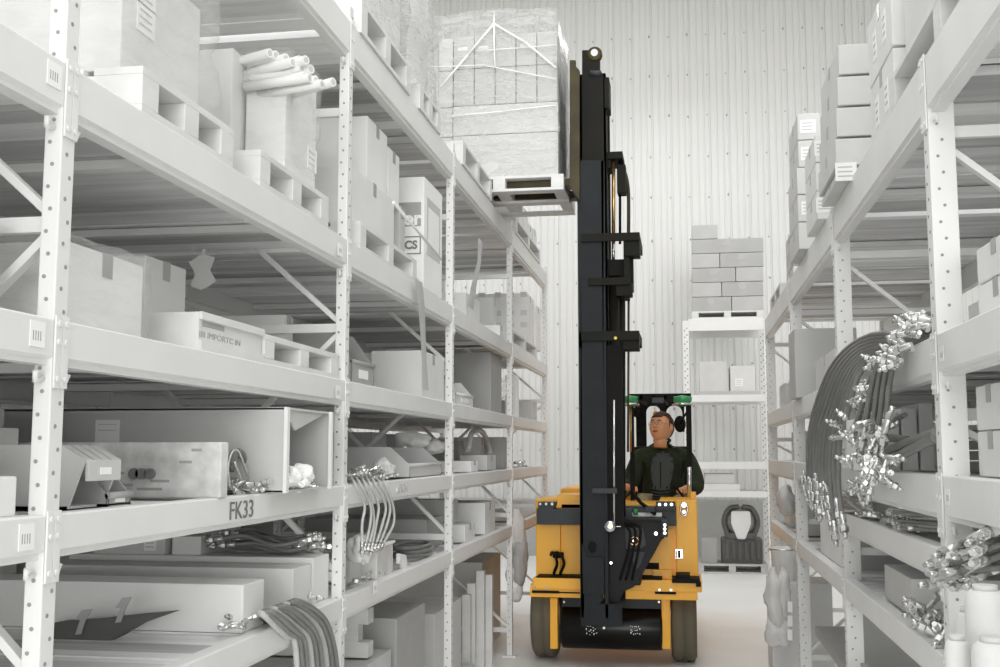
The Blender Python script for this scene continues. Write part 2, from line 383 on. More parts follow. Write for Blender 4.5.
for px, py in ((54, 75), (37, 334), (26, 537)): sticker(px, py, LX, 1, .055, .055, rl)
for px, py in ((340, 250), (338, 392), (375, 587)): sticker(px, py, LX + .009, 1, .06, .05, rl)
for px, py in ((942, 354), (948, 497)): sticker(px, py, RX, -1, .05, .045, rrk)

# ------------------------------------------------------------------ cartons, pallets, bins
def clear_frames(x0, x1, y0, y1, z0):
    """keep a load inside its bay: stop it short of the upright frames"""
    ps, d = (LP, .052) if (x0 > -2.5 and x1 < -1.3 and z0 < 3.38) else (RP, .07) if (x0 > .7 and x1 < 1.9 and z0 < 2.7) else ((), 0)
    for p in ps:
        if y0 < p + d and y1 > p:
            if y1 - p < p + d - y0: y1 = p - .01
            else: y0 = p + d + .01
    return y0, y1
def carton(name, label, x0, x1, y0, y1, z0, z1, m='card', cat='box', group=None, tape=None, lab=None, flap=True, rot=0):
    y0, y1 = clear_frames(x0, x1, y0, y1, z0)
    c = Vector(((x0 + x1) / 2, (y0 + y1) / 2, z0)); t = thing(name, label, cat, c, group)
    hx, hy, h = (x1 - x0) / 2, (y1 - y0) / 2, z1 - z0
    b = MB(); b.box(-hx, hx, -hy, hy, 0, h, min(.006, h * .08)); b.build('carton_body', m, t, world=False)
    if flap:
        b = MB()
        b.box(-hx * .98, hx * .98, -.004, .004, h, h + .002)      # top flap slit
        b.mi = 1; b.box(-hx * 1.0 - .001, hx * 1.0 + .001, -.024, .024, h - .0005, h + .0015)
        for s_ in (-1, 1): b.box(s_ * (hx + .0015), s_ * (hx - .001), -.024, .024, h - min(.06, h * .4), h)
        b.build('tape_strip', ['seam', 'tape'], t, world=False)
    if tape:                                                   # vertical tape on the camera face / aisle face
        b = MB(); wt = tape
        b.box(-wt, wt, -hy - .0018, -hy + .001, h * .5, h - .002); b.build('packing_tape', 'tape', t, world=False)
    if lab:
        for (f_, u, v, wu, wv) in lab:
            b = MB()
            if f_ == 'y': b.box(u * hx - wu / 2, u * hx + wu / 2, -hy - .002, -hy, v * h - wv / 2, v * h + wv / 2)
            else:
                s_ = 1 if f_ == 'x' else -1
                b.box(s_ * hx, s_ * (hx + .002), u * hy - wu / 2, u * hy + wu / 2, v * h - wv / 2, v * h + wv / 2)
            lo_ = b.build('shipping_label', 'paper', t, world=False)
            b = MB(); 
            for k in range(3):
                vv = v * h + wv * (.25 - .25 * k)
                if f_ == 'y': b.box(u * hx - wu * .38, u * hx + wu * .3, -hy - .0026, -hy - .002, vv - wv * .035, vv + wv * .035)
                else: b.box(s_ * (hx + .002), s_ * (hx + .0026), u * hy - wu * .38, u * hy + wu * .3, vv - wv * .035, vv + wv * .035)
            b.build('printed_lines', 'card_d', lo_, world=False)
    t.rotation_euler.z = rot
    return t
def pallet(label, x0, x1, y0, y1, z0, h=.13, along='x', m='wood', group=None, nb=6):
    """stringers run along the named axis, deck boards across them"""
    y0, y1 = clear_frames(x0, x1, y0, y1, z0)
    t = thing('wooden_pallet', label, 'pallet', ((x0 + x1) / 2, (y0 + y1) / 2, z0), group)
    d = .02; 
    for k in range(3):
        b = MB(); u = (.0, .5, 1.)[k]
        if along == 'x': a = y0 + (y1 - y0 - .09) * u; b.box(x0, x1, a, a + .09, z0 + d, z0 + h - d, .003)
        else: a = x0 + (x1 - x0 - .09) * u; b.box(a, a + .09, y0, y1, z0 + d, z0 + h - d, .003)
        b.build('stringer', m, t)
    for nm, za, n in (('deck_boards', z0 + h - d, nb), ('bottom_boards', z0, 3)):
        b = MB()
        for k in range(n):
            if along == 'x':
                wdt = (x1 - x0) / nb * .85; a = x0 + (x1 - x0 - wdt) * k / (n - 1); b.box(a, a + wdt, y0, y1, za, za + d, .002)
            else:
                wdt = (y1 - y0) / nb * .85; a = y0 + (y1 - y0 - wdt) * k / (n - 1); b.box(x0, x1, a, a + wdt, za, za + d, .002)
        b.build(nm, m, t)
    return t
def film(label, x0, x1, y0, y1, z0, z1, m='wrap', bands=(), bulge=.02, seed=0, name='shrink_wrap', crown=0):
    """crinkled film pulled over a load (open at the bottom)"""
    n = 14; c = Vector(((x0 + x1) / 2, (y0 + y1) / 2, z0)); bb = MB(); B = bb.b
    hx, hy, h = (x1 - x0) / 2, (y1 - y0) / 2, z1 - z0
    def disp(p):
        q = Vector((p.x * 3 + seed, p.y * 3, p.z * 5)); d = noise.noise(q) * .6 + noise.noise(q * 2.7) * .4
        r = Vector((p.x / hx, p.y / hy, 0)); 
        o = Vector((p.x, p.y, p.z)); o.x += r.x * d * bulge; o.y += r.y * d * bulge
        if p.z > h * .97: o.z += abs(d) * bulge * 1.5 + crown * max(0, 1 - abs(p.x / hx))
        return o
    top = {}
    for i in range(n + 1):
        for j in range(n + 1): top[i, j] = B.verts.new(disp(Vector((-hx + 2 * hx * i / n, -hy + 2 * hy * j / n, h))))
    for i in range(n):
        for j in range(n): B.faces.new((top[i, j], top[i + 1, j], top[i + 1, j + 1], top[i, j + 1]))
    edge = [(i, 0) for i in range(n)] + [(n, j) for j in range(n)] + [(n - i, n) for i in range(n)] + [(0, n - j) for j in range(n)]
    prev = [top[e] for e in edge]
    for k in range(1, n + 1):
        cur = []
        for e in edge:
            v = Vector((-hx + 2 * hx * e[0] / n, -hy + 2 * hy * e[1] / n, h * (1 - k / n))); cur.append(B.verts.new(disp(v)))
        L_ = len(edge)
        for a in range(L_): B.faces.new((prev[(a + 1) % L_], prev[a], cur[a], cur[(a + 1) % L_]))
        prev = cur
    for f in B.faces: f.smooth = True
    t = thing(name, label, 'plastic wrap', c); bb.build('film', m, t, world=False)
    for pts, wd in bands:
        b = MB()
        for p, q in zip(pts, pts[1:]): b.tube([Vector(p), (Vector(p) + Vector(q)) / 2 + Vector((0, -.004, 0)), Vector(q)], [wd * .9, wd * .6, wd * .8], 6)
        b.build('twisted_band', 'band', t, world=False)
    return t
def Lbox(name, label, pc, pf, ptop, zb, dep=.7, xf=-1.37, zt=None, **k):
    """a box on the left rack from the pixel column of its near aisle corner, far corner and top"""
    z1 = zt if zt else onX(pc, ptop, xf).z
    y0, y1 = yat(pc, xf, (z1 + zb) / 2), yat(pf, xf, (z1 + zb) / 2)
    return carton(name, label, xf - dep, xf, y0, y1, zb, z1, **k), (y0, y1, z1)
def Rbox(name, label, pc, pf, ptop, zb, dep=.5, xf=.76, zt=None, **k):
    z1 = zt if zt else onX(pc, ptop, xf).z
    y0, y1 = yat(pc, xf, (z1 + zb) / 2), yat(pf, xf, (z1 + zb) / 2)
    return carton(name, label, xf, xf + dep, y0, y1, zb, z1, **k), (y0, y1, z1)
def bin_(label, x0, x1, y0, y1, z0, z1, m='plastic_g', face='x', group=None, tag_=True):
    """open-fronted stacking bin; its low lip looks to the aisle"""
    t = thing('stacking_bin', label, 'storage bin', ((x0 + x1) / 2, (y0 + y1) / 2, z0), group)
    hy, h, d = (y1 - y0) / 2, z1 - z0, (x1 - x0); b = MB(); th = .006
    s_ = 1 if face == 'x' else -1
    prof = [(-d / 2 * s_, 0), (d / 2 * s_, 0), (d / 2 * s_ * 1.0, h * .42), (d / 2 * s_ * .55, h), (-d / 2 * s_, h)]
    for sy in (-1, 1): b.prism([(p[0], p[1]) for p in prof], 'y', sy * hy, sy * (hy - th))
    b.box(min(-d / 2, d / 2), max(-d / 2, d / 2), -hy, hy, 0, th)
    xb = -d / 2 * s_; b.box(min(xb, xb + s_ * th), max(xb, xb + s_ * th), -hy, hy, 0, h)
    b.build('bin_body', m, t, world=False)
    b = MB(); xl = d / 2 * s_; b.box(min(xl, xl - s_ * th), max(xl, xl - s_ * th), -hy, hy, 0, h * .42, .002)
    b.cyl((xl, -hy, h * .42), (xl, hy, h * .42), .009, seg=8); b.build('front_lip', m, t, world=False)
    if tag_:
        b = MB(); b.box(min(xl, xl + s_ * .003), max(xl, xl + s_ * .003), -hy * .4, hy * .4, h * .14, h * .3); b.build('label_card', 'paper', t, world=False)
    return t
# ------------------------------------------------------------------ small hardware
def make_fitting(label, group):
    t = thing('hose_fitting', label, 'pipe fitting', (0, 0, 0), group)
    b = MB(); b.lathe((0, 0, 0), [(.006, 0), (.008, .003), (.008, .03), (.006, .034)], 12, (1, 0, 0)); b.build('crimp_ferrule', 'zinc', t)
    b = MB(); b.cyl((.034, 0, 0), (.046, 0, 0), .0105, seg=6, sm=False); b.cyl((.046, 0, 0), (.062, 0, 0), .006, .0055, seg=10); b.build('hex_nut', 'zinc', t)
    return t
FIT = {}
def fitting(loc, rot, key, label, group, sc=1):
    if key not in FIT:
        FIT[key] = make_fitting(label, group); FIT[key].location = loc; FIT[key].rotation_euler = rot; FIT[key].scale = (sc,) * 3; return FIT[key]
    return dup(FIT[key], loc, rot, scale=(sc,) * 3)
def pile(n, x, y, z, key, label, group, sc=1.3, tilt=.4, sp=None, seed=1, heading=None):
    r_ = random.Random(seed)
    for k in range(n):
        fx, fy = r_.random(), r_.random(); u = (x[0] + (x[1] - x[0]) * fx, y[0] + (y[1] - y[0]) * fy)
        zz = z[0] + (z[1] - z[0]) * r_.random() * (1 - abs(fx - .5)) * (1 - abs(fy - .5))
        hd = r_.uniform(0, 6.28) if heading is None else heading + r_.uniform(-.5, .5)
        fitting((*u, zz + .014 * sc), (0, r_.uniform(-tilt, tilt), hd), key, label, group, sc)
def spline(pts, n=26):
    P = [Vector(p) for p in pts]; P = [P[0] * 2 - P[1]] + P + [P[-1] * 2 - P[-2]]; out = []
    for i in range(1, len(P) - 2):
        a, b_, c, d = P[i - 1:i + 3]; m = max(2, n // (len(P) - 3))
        for k in range(m):
            t = k / m; out.append(.5 * ((2 * b_) + (c - a) * t + (2 * a - 5 * b_ + 4 * c - d) * t * t + (3 * b_ - a - 3 * c + d) * t ** 3))
    out.append(P[-2]); return out
def hose(pts, r, label, group, m='hose', ends=(1, 1), fs=1.0, name='hydraulic_hose', cat='hose', seg=8):
    P = spline(pts); base = P[0].copy(); t = thing(name, label, cat, base, group)
    b = MB(); b.tube(P, r, seg); b.build('rubber_hose', m, t)
    for e, (p, q) in enumerate(((P[0], P[1]), (P[-1], P[-2]))):
        if not ends[e]: continue
        d = (p - q).normalized(); b = MB(); p = p - d * .02 * fs; s_ = fs
        b.cyl(p, p + d * .055 * s_, r * 1.3, seg=10); b.cyl(p + d * .055 * s_, p + d * .075 * s_, r * 1.75, seg=6, sm=False); b.cyl(p + d * .075 * s_, p + d * .10 * s_, r * 1.05, r * .9, seg=10)
        b.build('end_fitting', 'zinc', t)
    return t
# cartons on the neighbouring racks
rr = random.Random(77)
for k, lv in enumerate((LV[1], LV[2], LV[3], LV[4])):
    y = .4
    while y < 9.6:
        w_ = rr.uniform(.5, .95); h_ = rr.uniform(.6, .92) * ((.33, .30, .43, .6)[k])
        if rr.random() < .85: carton('carton', 'grey carton on the rack behind the left one, glimpsed between shelf loads', -3.4, -2.62, y, y + w_, lv[1], lv[1] + h_, m=rr.choice(('card_m', 'card_d', 'card')), group='cartons on the rack behind the left one', flap=False)
        y += w_ + rr.uniform(.03, .2)
for k, lv in enumerate((RV['1'], RV['2'], RV['3'])):
    y = 2.0
    while y < 8.1:
        w_ = rr.uniform(.5, .95); h_ = rr.uniform(.26, .33) if k < 2 else rr.uniform(.3, .6)
        carton('carton', 'grey carton on the rack behind the right one, glimpsed between shelf loads', 2.02, 2.8, y, y + w_, lv[1], lv[1] + h_, m=rr.choice(('card_m', 'card_d')), group='cartons on the rack behind the right one', flap=False)
        y += w_ + rr.uniform(.03, .12)
# ------------------------------------------------------------------ left rack, top level (z 3.35)
Z5 = 3.352
y0, y1 = yat(362, -1.33, 3.46), yat(411, -1.33, 3.46)
pallet('white wooden pallet under the wrapped load at the top of the left rack', -2.3, -1.33, y0, y1, Z5, .15, 'x')
for k in range(2):
    for j in range(2):
        carton('carton', ('upper' if k else 'lower') + (' front' if j == 0 else ' rear') + ' carton inside the top wrapped load nearest the camera', -2.2, -1.38, y0 + .02 + j * (y1 - y0 - .04) / 2, y0 + .02 + (j + 1) * (y1 - y0 - .04) / 2 - .01, Z5 + .15 + k * .4, Z5 + .54 + k * .4, m='card_l', group='cartons in the top left wrapped load')
film('clear stretch film round the topmost left load nearest the camera', -2.24, -1.35, y0, y1, Z5 + .14, Z5 + .97, 'wrap_w', bulge=.05, seed=3)
y2, y3 = yat(420, -1.33, 3.42), yat(441, -1.33, 3.42)
pallet('small open wooden pallet at the top of the left rack, right of the film-wrapped one', -2.3, -1.33, y2, y3, Z5, .13, 'x')
carton('carton', 'tall pale carton inside the ragged film beside the fork load', -2.2, -1.4, y2 + .02, y3 - .03, Z5 + .13, Z5 + 1.05, m='card_l')
film('ragged clear film on the tall load beside the raised fork load', -2.24, -1.36, y2 - .02, y3, Z5 + .12, Z5 + 1.13, 'wrap_w', bulge=.09, seed=9)
# empty pallet near the fork load, next one behind
yA, yB = yat(463, -1.33, 3.46), yat(492, -1.33, 3.46)
pallet('empty white pallet on the top left shelf just in front of the raised load', -2.3, -1.33, yA, yB, Z5, .15, 'x')
yC, yD = 8.75, 10.3
pallet('wooden pallet on the top left shelf beyond the raised load', -2.3, -1.33, yC, yD, Z5, .13, 'x')
for k in range(5):
    carton('carton', 'small carton on the farthest top left pallet, ' + ('nearest', 'second', 'middle', 'fourth', 'last')[k] + ' of the row', -2.0, -1.36, yC + .04 + k * .3, yC + .31 + k * .3, Z5 + .13, Z5 + (.34, .3, .36, .28, .3)[k], m='card_l', group='cartons beyond the raised load')
# ------------------------------------------------------------------ left rack, level 4 (z 2.43)
Z4 = 2.43
# load one
y0, y1 = yat(137, -1.36, 2.5), yat(229, -1.36, 2.5)
pallet('white pallet under the big bulging wrapped load near the camera', -2.3, -1.345, y0, y1, Z4, .12, 'x')
zt = onX(188, 33, -1.4).z
t = carton('carton', 'big grey carton with two white labels inside bulging film, upper left', -2.3, -1.42, y0 + .02, yat(200, -1.42, 2.8), Z4 + .12, zt + .12, m='card', flap=False, lab=[('x', -.45, .74, .1, .08), ('x', -.45, .52, .1, .08)])
film('loose clear film bulging round the big grey carton, upper left', -2.33, -1.385, y0, yat(212, -1.385, 2.7), Z4 + .12, zt + .14, 'wrap', bulge=.06, seed=5)
# load two
y0, y1 = yat(256, -1.36, 2.5), yat(325, -1.36, 2.5)
pallet('pale pallet under the two tall cartons, second along the middle shelf', -2.3, -1.345, y0, y1, Z4, .12, 'x')
yk = yat(283, -1.39, 2.75)
zt = zat(57, -1.5, yk)
carton('carton', 'tall square carton, left of the two taped ones under the rolls', -2.35, xat(244, yk - .1, 2.8) - .045, yk - .1, yk + .75, Z4 + .12, zt, m='card', tape=.03)
carton('carton', 'tall pale carton with a hanging ticket, right of the two taped ones', xat(246, yk, 2.8), -1.38, yk, yat(316, -1.38, 2.8), Z4 + .12, zt - .01, m='card_l', lab=[('x', .75, .3, .1, .09)])
film('clear film sagging over the two tall cartons', xat(246, yk, 2.8) - .02, -1.36, yk - .015, yat(317, -1.36, 2.8), Z4 + .16, zt + .01, 'wrap', bulge=.03, seed=15)
# rolls on top
rr = random.Random(5)
for k, (px, py) in enumerate(((270, 53), (276, 55), (300, 60), (306, 60), (302, 68), (311, 69), (310, 78), (316, 80), (333, 82), (293, 62), (286, 58), (296, 72), (305, 76), (322, 84))):
    Y = 3.55 + .02 * (k % 3); p = at(px, py, Y); b = MB()
    dd = Vector((-.26, .10 + rr.uniform(-.05, .05), -.0)); b.cyl(p, p + dd, .0165, seg=12); b.mi = 1; b.cyl(p - dd.normalized() * .0015, p, .0105, seg=10)
    solo(b, 'paper_roll', ['card_l', 'card_d'], 'thin paper roll in the heap of rolls on top of the tall cartons', 'roll', p, 'paper rolls on the tall cartons')
# load three
y0, y1 = yat(357, -1.36, 2.5), yat(414, -1.36, 2.5)
pallet('grey-white pallet right of the second upright, under stacked cartons', -2.3, -1.345, y0, y1, Z4, .12, 'x')
carton('carton', 'large lower carton on the pallet right of the second upright', -2.2, -1.39, yat(352, -1.39, 2.6), yat(394, -1.39, 2.6), Z4 + .12, onX(356, 168, -1.39).z, m='card')
zb = onX(356, 168, -1.39).z + .002
zt = onX(368, 116, -1.42).z
carton('carton', 'square upper carton with a darker flap, right of the second upright', -2.2, -1.42, yat(367, -1.42, 2.9), yat(387, -1.42, 2.9), zb, zt, m='card_l')
carton('carton', 'narrow pale carton beside the square upper one', -2.2, -1.42, yat(388, -1.42, 2.8), yat(399, -1.42, 2.8), zb, onX(390, 148, -1.42).z, m='card_l')
carton('carton', 'dark grey carton between the stacked cartons and the printed white box', -2.1, -1.42, yat(399.6, -1.42, 2.6), yat(405, -1.42, 2.6), Z4 + .12, onX(400, 205, -1.42).z, m='card_d')
# printed white box
yb = yat(424, -1.385, 2.8); zt = onX(424, 176, -1.385).z; ye = yat(442, -1.385, 2.7)
t, _ = carton('printed_carton', 'tall white carton with a dark printed square and CS in a frame', -2.0, -1.385, yb, ye, Z4 + .03, zt, m='paper', flap=False), 0
b = MB(); xl, xr_ = xat(400, yb, 2.8), xat(421, yb, 2.8); za, zc = zat(226, xr_, yb), zat(202, xr_, yb); b.box(xl - .1, xr_, yb - .002, yb, za, zc); b.build('printed_square', 'plastic_d', t)
lettering('or', .105, .0008, Matrix.Translation(((xl + xr_) / 2 + .01, yb - .0035, (za + zc) / 2 - .025)) @ FACE_NY, 'lettering', 'paper', t, dict(offset=.004))
za, zc = zat(254, xr_, yb), zat(236, xr_, yb); b = MB()
for (a0, a1, c0, c1) in ((xl - .06, xr_, za, za + .006), (xl - .06, xr_, zc - .006, zc), (xr_ - .006, xr_, za, zc), (xl - .06, xl - .054, za, zc)): b.box(a0, a1, yb - .002, yb, c0, c1)
b.build('printed_frame', 'metal_d', t)
lettering('CS', .062, .0008, Matrix.Translation((xr_ - .055, yb - .003, (za + zc) / 2)) @ FACE_NY, 'lettering', 'metal_d', t, dict(offset=.002))
b = MB(); b.box(-1.385, -1.383, yb + .06, ye - .06, zt - .42, zt - .1); b.mi = 1
b.box(-1.383, -1.3825, yb + .09, ye - .09, zt - .37, zt - .15); b.build('side_panel_print', ['plastic_g', 'paper'], t)
b = MB(); p, q = onX(394, 203, -1.30), onX(441, 259, -1.33); b.cyl(p, q, .007, seg=8); b.cyl(p, p + (p - q).normalized() * .01, .008, seg=8)
solo(b, 'measuring_stick', ['white'], 'thin white stick leaning across the printed white carton', 'stick', p)
# cloth strips hanging
def strip(pts, wd, label, m='cloth', dx=.0, name='cloth_strip', cat='strip'):
    b = MB(); n = len(pts); V = []
    for k, (px, py, X) in enumerate(pts):
        p = onX(px, py, X); ww = wd if not isinstance(wd, list) else wd[k]; fold = .006 * math.sin(k * 1.7)
        V.append([b.b.verts.new(p + Vector((fold + dz_, dy * ww / 2, 0))) for dy, dz_ in ((-1, 0), (-.3, .008), (.3, -.004), (1, .004))])
    for A, B_ in zip(V, V[1:]):
        for i in range(3): b.b.faces.new((A[i], A[i + 1], B_[i + 1], B_[i]))
    bmesh.ops.solidify(b.b, geom=b.b.faces[:], thickness=.003)
    return solo(b, name, m, label, cat, onX(*pts[0]))
strip([(418, 280, -1.31), (420, 305, -1.32), (423, 335, -1.32), (425, 362, -1.32), (425, 390, -1.33)], [.16, .13, .10, .09, .12], 'pale cloth strip hanging down beside the third upright from the upper shelf')
strip([(480, 240, -1.31), (478, 262, -1.31), (474, 285, -1.31), (471, 308, -1.32)], [.12, .1, .14, .2], 'short pale strip hanging between the third and fourth uprights')
# taped paper under the deck
b = MB(); p = onX(203, 272, -1.75)
for a, ln, ww in ((.35, .13, .05), (-.55, .12, .055)):
    mt = Matrix.Translation(p) @ Matrix.Rotation(a, 4, 'Y') ; b.box(-ww / 2, ww / 2, -.004 - abs(a) * .003, .0, -ln / 2, ln / 2, .001, mt)
b.box(p.x - .006, p.x + .006, p.y, p.y + .01, p.z + .05, 2.32, .001)
solo(b, 'hanging_paper_tag', ['card_m'], 'crumpled brown paper tag hanging under the middle shelf near the camera', 'paper tag', p)
# ------------------------------------------------------------------ left rack, level 3 (z 1.857)
Z3 = 1.857
carton('carton', 'grey carton left of the nearest upright, just above eye level', -2.3, -1.44, 1.0, 2.1, Z3, onX(60, 245, -1.44).z + .02, m='card_m', flap=False)
zt = onX(72, 242, -1.40).z
y0, y1 = yat(66, -1.4, 2.0), yat(143, -1.4, 2.0)
carton('carton', 'pale carton in scuffed plastic right of the nearest upright', -2.1, -1.4, y0, y1, Z3, zt, m='card_l')
film('scuffed clear plastic over the pale carton right of the nearest upright', -2.12, -1.385, y0 - .01, y1 + .01, Z3 + .005, zt + .012, 'wrap', bulge=.018, seed=21)
Lbox('carton', 'mid grey carton standing behind the plastic-covered one', 144, 185, 254, Z3, xf=-1.6, dep=.6, m='card_m')
zc = onX(199, 311, -1.36).z
y0 = yat(199, -1.36, 1.9); y1 = yat(262, -1.36, 1.9); y2 = yat(337, -1.36, 1.9)
t = carton('wooden_crate', 'flat white wooden crate with faint black stencilled lettering on its side', -1.59, -1.362, y0, y1, Z3, zc, m='wood', flap=False, cat='crate')
b = MB()
b.box(-1.362, -1.352, y0, y1, zc - .022, zc); b.box(-1.362, -1.352, y0, y1, Z3, Z3 + .03)
b.build('side_rail', 'wood', t)
lettering('IIII IMPORTC IN', .025, .0006, Matrix.Translation((-1.3612, yat(221, -1.36, 1.9), zat(341, -1.36, yat(221, -1.36, 1.9)) + .006)) @ FACE_PX @ Matrix.Diagonal((1.75, 1, 1, 1)), 'lettering', 'plastic_d', t)
b = MB(); ym = yat(213, -1.36, 1.9); b.box(-1.3618, -1.3605, y0 + .02, ym + .08, zc - .04, zc - .025); b.build('hand_slot', 'plastic_d', t)
pallet('low white pallet on its shelf beside the second upright, right of the crate', -2.2, -1.355, y1 + .01, y2, Z3, .10, 'x', nb=5)
Lbox('carton', 'long grey carton behind the stencilled crate', 275, 293, 311, Z3 + .1, xf=-1.62, dep=.75, m='card')
# bay 2
z0 = Z3
bin_('grey open stacking bin tipped behind the second upright', -1.85, -1.40, yat(352, -1.4, 2.0), yat(374, -1.4, 2.0), Z3, onX(352, 328, -1.4).z, m='plastic_d')
Lbox('carton', 'plain square carton in the middle of the second full bay', 422, 444, 350, Z3, xf=-1.37, dep=.28, m='card')
Lbox('carton', 'flat sided carton partly behind the plain square one', 400, 424, 352, Z3, xf=-1.75, dep=.4, m='card_m')
# ------------------------------------------------------------------ bays three and four, upper levels
Lbox('carton', 'large taped carton above the grey ones in the third bay', 488, 497, 293, Z4, xf=-1.5, dep=.9, m='card_m', lab=[('y', -.3, .5, .08, .08)])
Lbox('carton', 'film-covered pale tote at the left of the third bay', 466, 480, 292, Z4, xf=-1.42, dep=.6, m='card_l')
t, (ya, yb_, zt) = Lbox('printed_carton', 'printed carton stack with rows of small marks in the fourth bay', 527, 534, 293, Z4 + .12, xf=-1.4, dep=.95, m='card')
b = MB()
for rz in (.86, .52, .3):
    for cx in (-.05, .10, .22, .34): b.box(-2.1 + .3 + cx, -2.1 + .3 + cx + .06, ya - .002, ya, Z4 + .12 + (zt - Z4) * rz * .85, Z4 + .12 + (zt - Z4) * rz * .85 + .05)
b.build('printed_marks', 'plastic_g', t)
pallet('pallet under the printed stack in the fourth bay', -2.35, -1.35, 8.62, 10.2, Z4, .12, 'x')
Lbox('carton', 'low carton at the far right of the upper middle shelf', 536, 541, 305, Z4 + .12, xf=-1.38, dep=.5, m='card_l')
Lbox('carton', 'small white carton on the middle shelf of the third bay beside the strip', 500, 503, 325, Z4, xf=-1.36, dep=.3, m='card_l')
# level 3 bay 3/4
Lbox('tall_carton', 'tall dark grey carton standing in the third bay, narrow face to the aisle', 491, 506, 352, Z3, xf=-1.42, dep=.28, m='plastic_d', flap=False)
Lbox('carton', 'long grey carton leaning behind the tall dark one', 478, 486, 358, Z3, xf=-1.75, dep=.5, m='card_m')
p = Z3
t = bin_('pale wire-sided crate low in the third bay behind the third upright', -1.75, -1.38, yat(456, -1.38, 1.9), yat(473, -1.38, 1.9), Z3, Z3 + .17, m='card')
Lbox('carton', 'grey carton with a flat lid low in the far bay', 532, 537, 401, Z3, xf=-1.4, dep=.35, m='card_d')
Lbox('carton', 'thin white carton upright against the fourth upright', 517, 519, 375, Z3, xf=-1.38, dep=.1, m='paper', flap=False)
# ------------------------------------------------------------------ left rack, level 2 (z 1.437)
Z2 = 1.437
# behind, left of the nearest upright
carton('carton', 'wide grey carton left of the nearest upright at eye level', -2.35, -1.48, 1.3, 2.02, Z2, onX(30, 444, -1.48).z, m='card_m', flap=False)
carton('carton', 'small pale carton in front of the wide grey one at the left edge', -1.47, -1.38, 1.5, yat(17, -1.38, 1.5), Z2, onX(17, 476, -1.38).z, m='card_l', flap=False)
carton('carton', 'dark tray seen through the rack at the left edge', -2.38, -2.0, 2.6, 3.0, zat(424, -2.0, 2.6), zat(402, -2.0, 2.6), m='card_d', flap=False)
carton('carton', 'flat pale carton under the dark tray at the left edge', -2.38, -1.95, 2.58, 3.0, Z2, zat(425, -2.0, 2.6), m='paper', flap=False)
# big open carton
Y = 3.45; xr_ = xat(284, Y, 1.6); xl = -2.38; zt = zat(407, xr_, Y); ye = yat(330, xr_, 1.6)
t = thing('open_carton', 'huge grey carton with its aisle end open, below the middle shelf', 'box', ((xl + xr_) / 2, Y, Z2))
b = MB(); th = .008
b.box(xl, xr_, Y, Y + th, Z2, zt, .002); b.box(xl, xr_, ye - th, ye, Z2, zt, .002); b.box(xl, xr_, Y, ye, Z2, Z2 + th); b.box(xl, xr_, Y, ye, zt - th, zt); b.box(xl, xl + th, Y, ye, Z2, zt)
b.build('carton_body', 'card_d', t)
b = MB(); b.prism([(Y, zt - .002), (ye - .03, zt - .004), (Y + .12, zt - .075)], 'x', xr_ - .012, xr_ - .006); b.build('torn_flap', 'card_d', t)
b = MB(); b.box(xr_, xr_ + .012, Y - .004, Y + .02, Z2, zt); b.box(xr_, xr_ + .012, ye - .02, ye, Z2, zt); b.build('edge_fold', 'card_l', t)
b = MB(); pa, pb = xat(95, Y, 1.6), xat(119, Y, 1.6); b.box(pa, pb, Y - .002, Y, zat(443, pa, Y), zat(420, pa, Y)); o = b.build('shipping_label', 'paper', t)
b = MB()
for zz in (424, 430): b.box(pa + .01, pb - .01, Y - .003, Y - .002, zat(zz + .7, pa, Y), zat(zz, pa, Y))
b.build('printed_lines', 'card_d', o)
# crumpled paper spilling out
def crumple(c, r, sc, label, m='paper', name='crumpled_paper', cat='paper', group=None, seed=0, amp=.5):
    b = MB(); vs = b.sph(c, r, sc, 30)
    for v in vs:
        q = v.co * (1.3 / r) + Vector((seed, 0, 0)); d = noise.noise(q) + (1 - abs(noise.noise(q * 2.3)) * 2) * .3 - .1 + noise.noise(q * 4.7) * .16; v.co += (v.co - Vector(c)) * d * amp * 1.2
    if m == 'paper':
        for f_ in b.b.faces: f_.smooth = False
    zz = min(v.co.z for v in vs)
    return solo(b, name, m, label, cat, (c[0], c[1], zz), group)
crumple((xr_ - .02, Y + .17, Z2 + .045), .055, (.8, 2.2, .7), 'crumpled white packing paper spilling from the huge open carton', seed=3)
crumple((xr_ - .06, Y + .26, Z2 + .04), .05, (1, 1.3, .8), 'second wad of packing paper at the back corner of the open carton', seed=8)
pile(16, (xr_ - .05, -1.36), (Y - .05, ye - .02), (Z2, Z2 + .05), 'pa', 'zinc hose fitting in the pile in front of the open carton', 'fittings in front of the open carton', sc=.85, seed=4)
pile(14, (-1.45, -1.36), (yat(245, -1.36, 1.45), yat(280, -1.36, 1.45)), (Z2, Z2 + .05), 'pb', 'grey fitting in the loose pile beside the wire handle', 'fittings beside the wire handle', sc=.95, seed=5)
# stained board box
Y = 3.05; xr2 = xat(221, Y, 1.5); zt = zat(442, xr2, Y)
t = thing('stained_panel', 'pale board box stained with dark grease marks below the huge carton', 'board', ((-2.0 + xr2) / 2, Y, Z2))
b = MB(); b.box(-2.05, xr2, Y, Y + .05, Z2, zt, .006); b.build('panel', 'stained', t)
b = MB(); z_ = zat(474, xr2, Y)
for px in (135, 142, 151): 
    X = xat(px, Y, z_); b.cyl((X, Y + .001, z_), (X, Y - .012, z_ ), .016, seg=14)
b.build('grease_plug', 'metal_d', t)
b = MB()
for k, (px, py, wx) in enumerate(((124, 485, .03), (150, 489, .04), (160, 481, .03), (118, 473, .02), (196, 450, .016), (185, 462, .02))):
    X = xat(px, Y, 1.5); z_ = zat(py, X, Y); b.box(X - wx, X + wx, Y - .001, Y + .001, z_ - .004, z_ + .004, 0, None)
b.build('slot_mark', 'plastic_d', t)
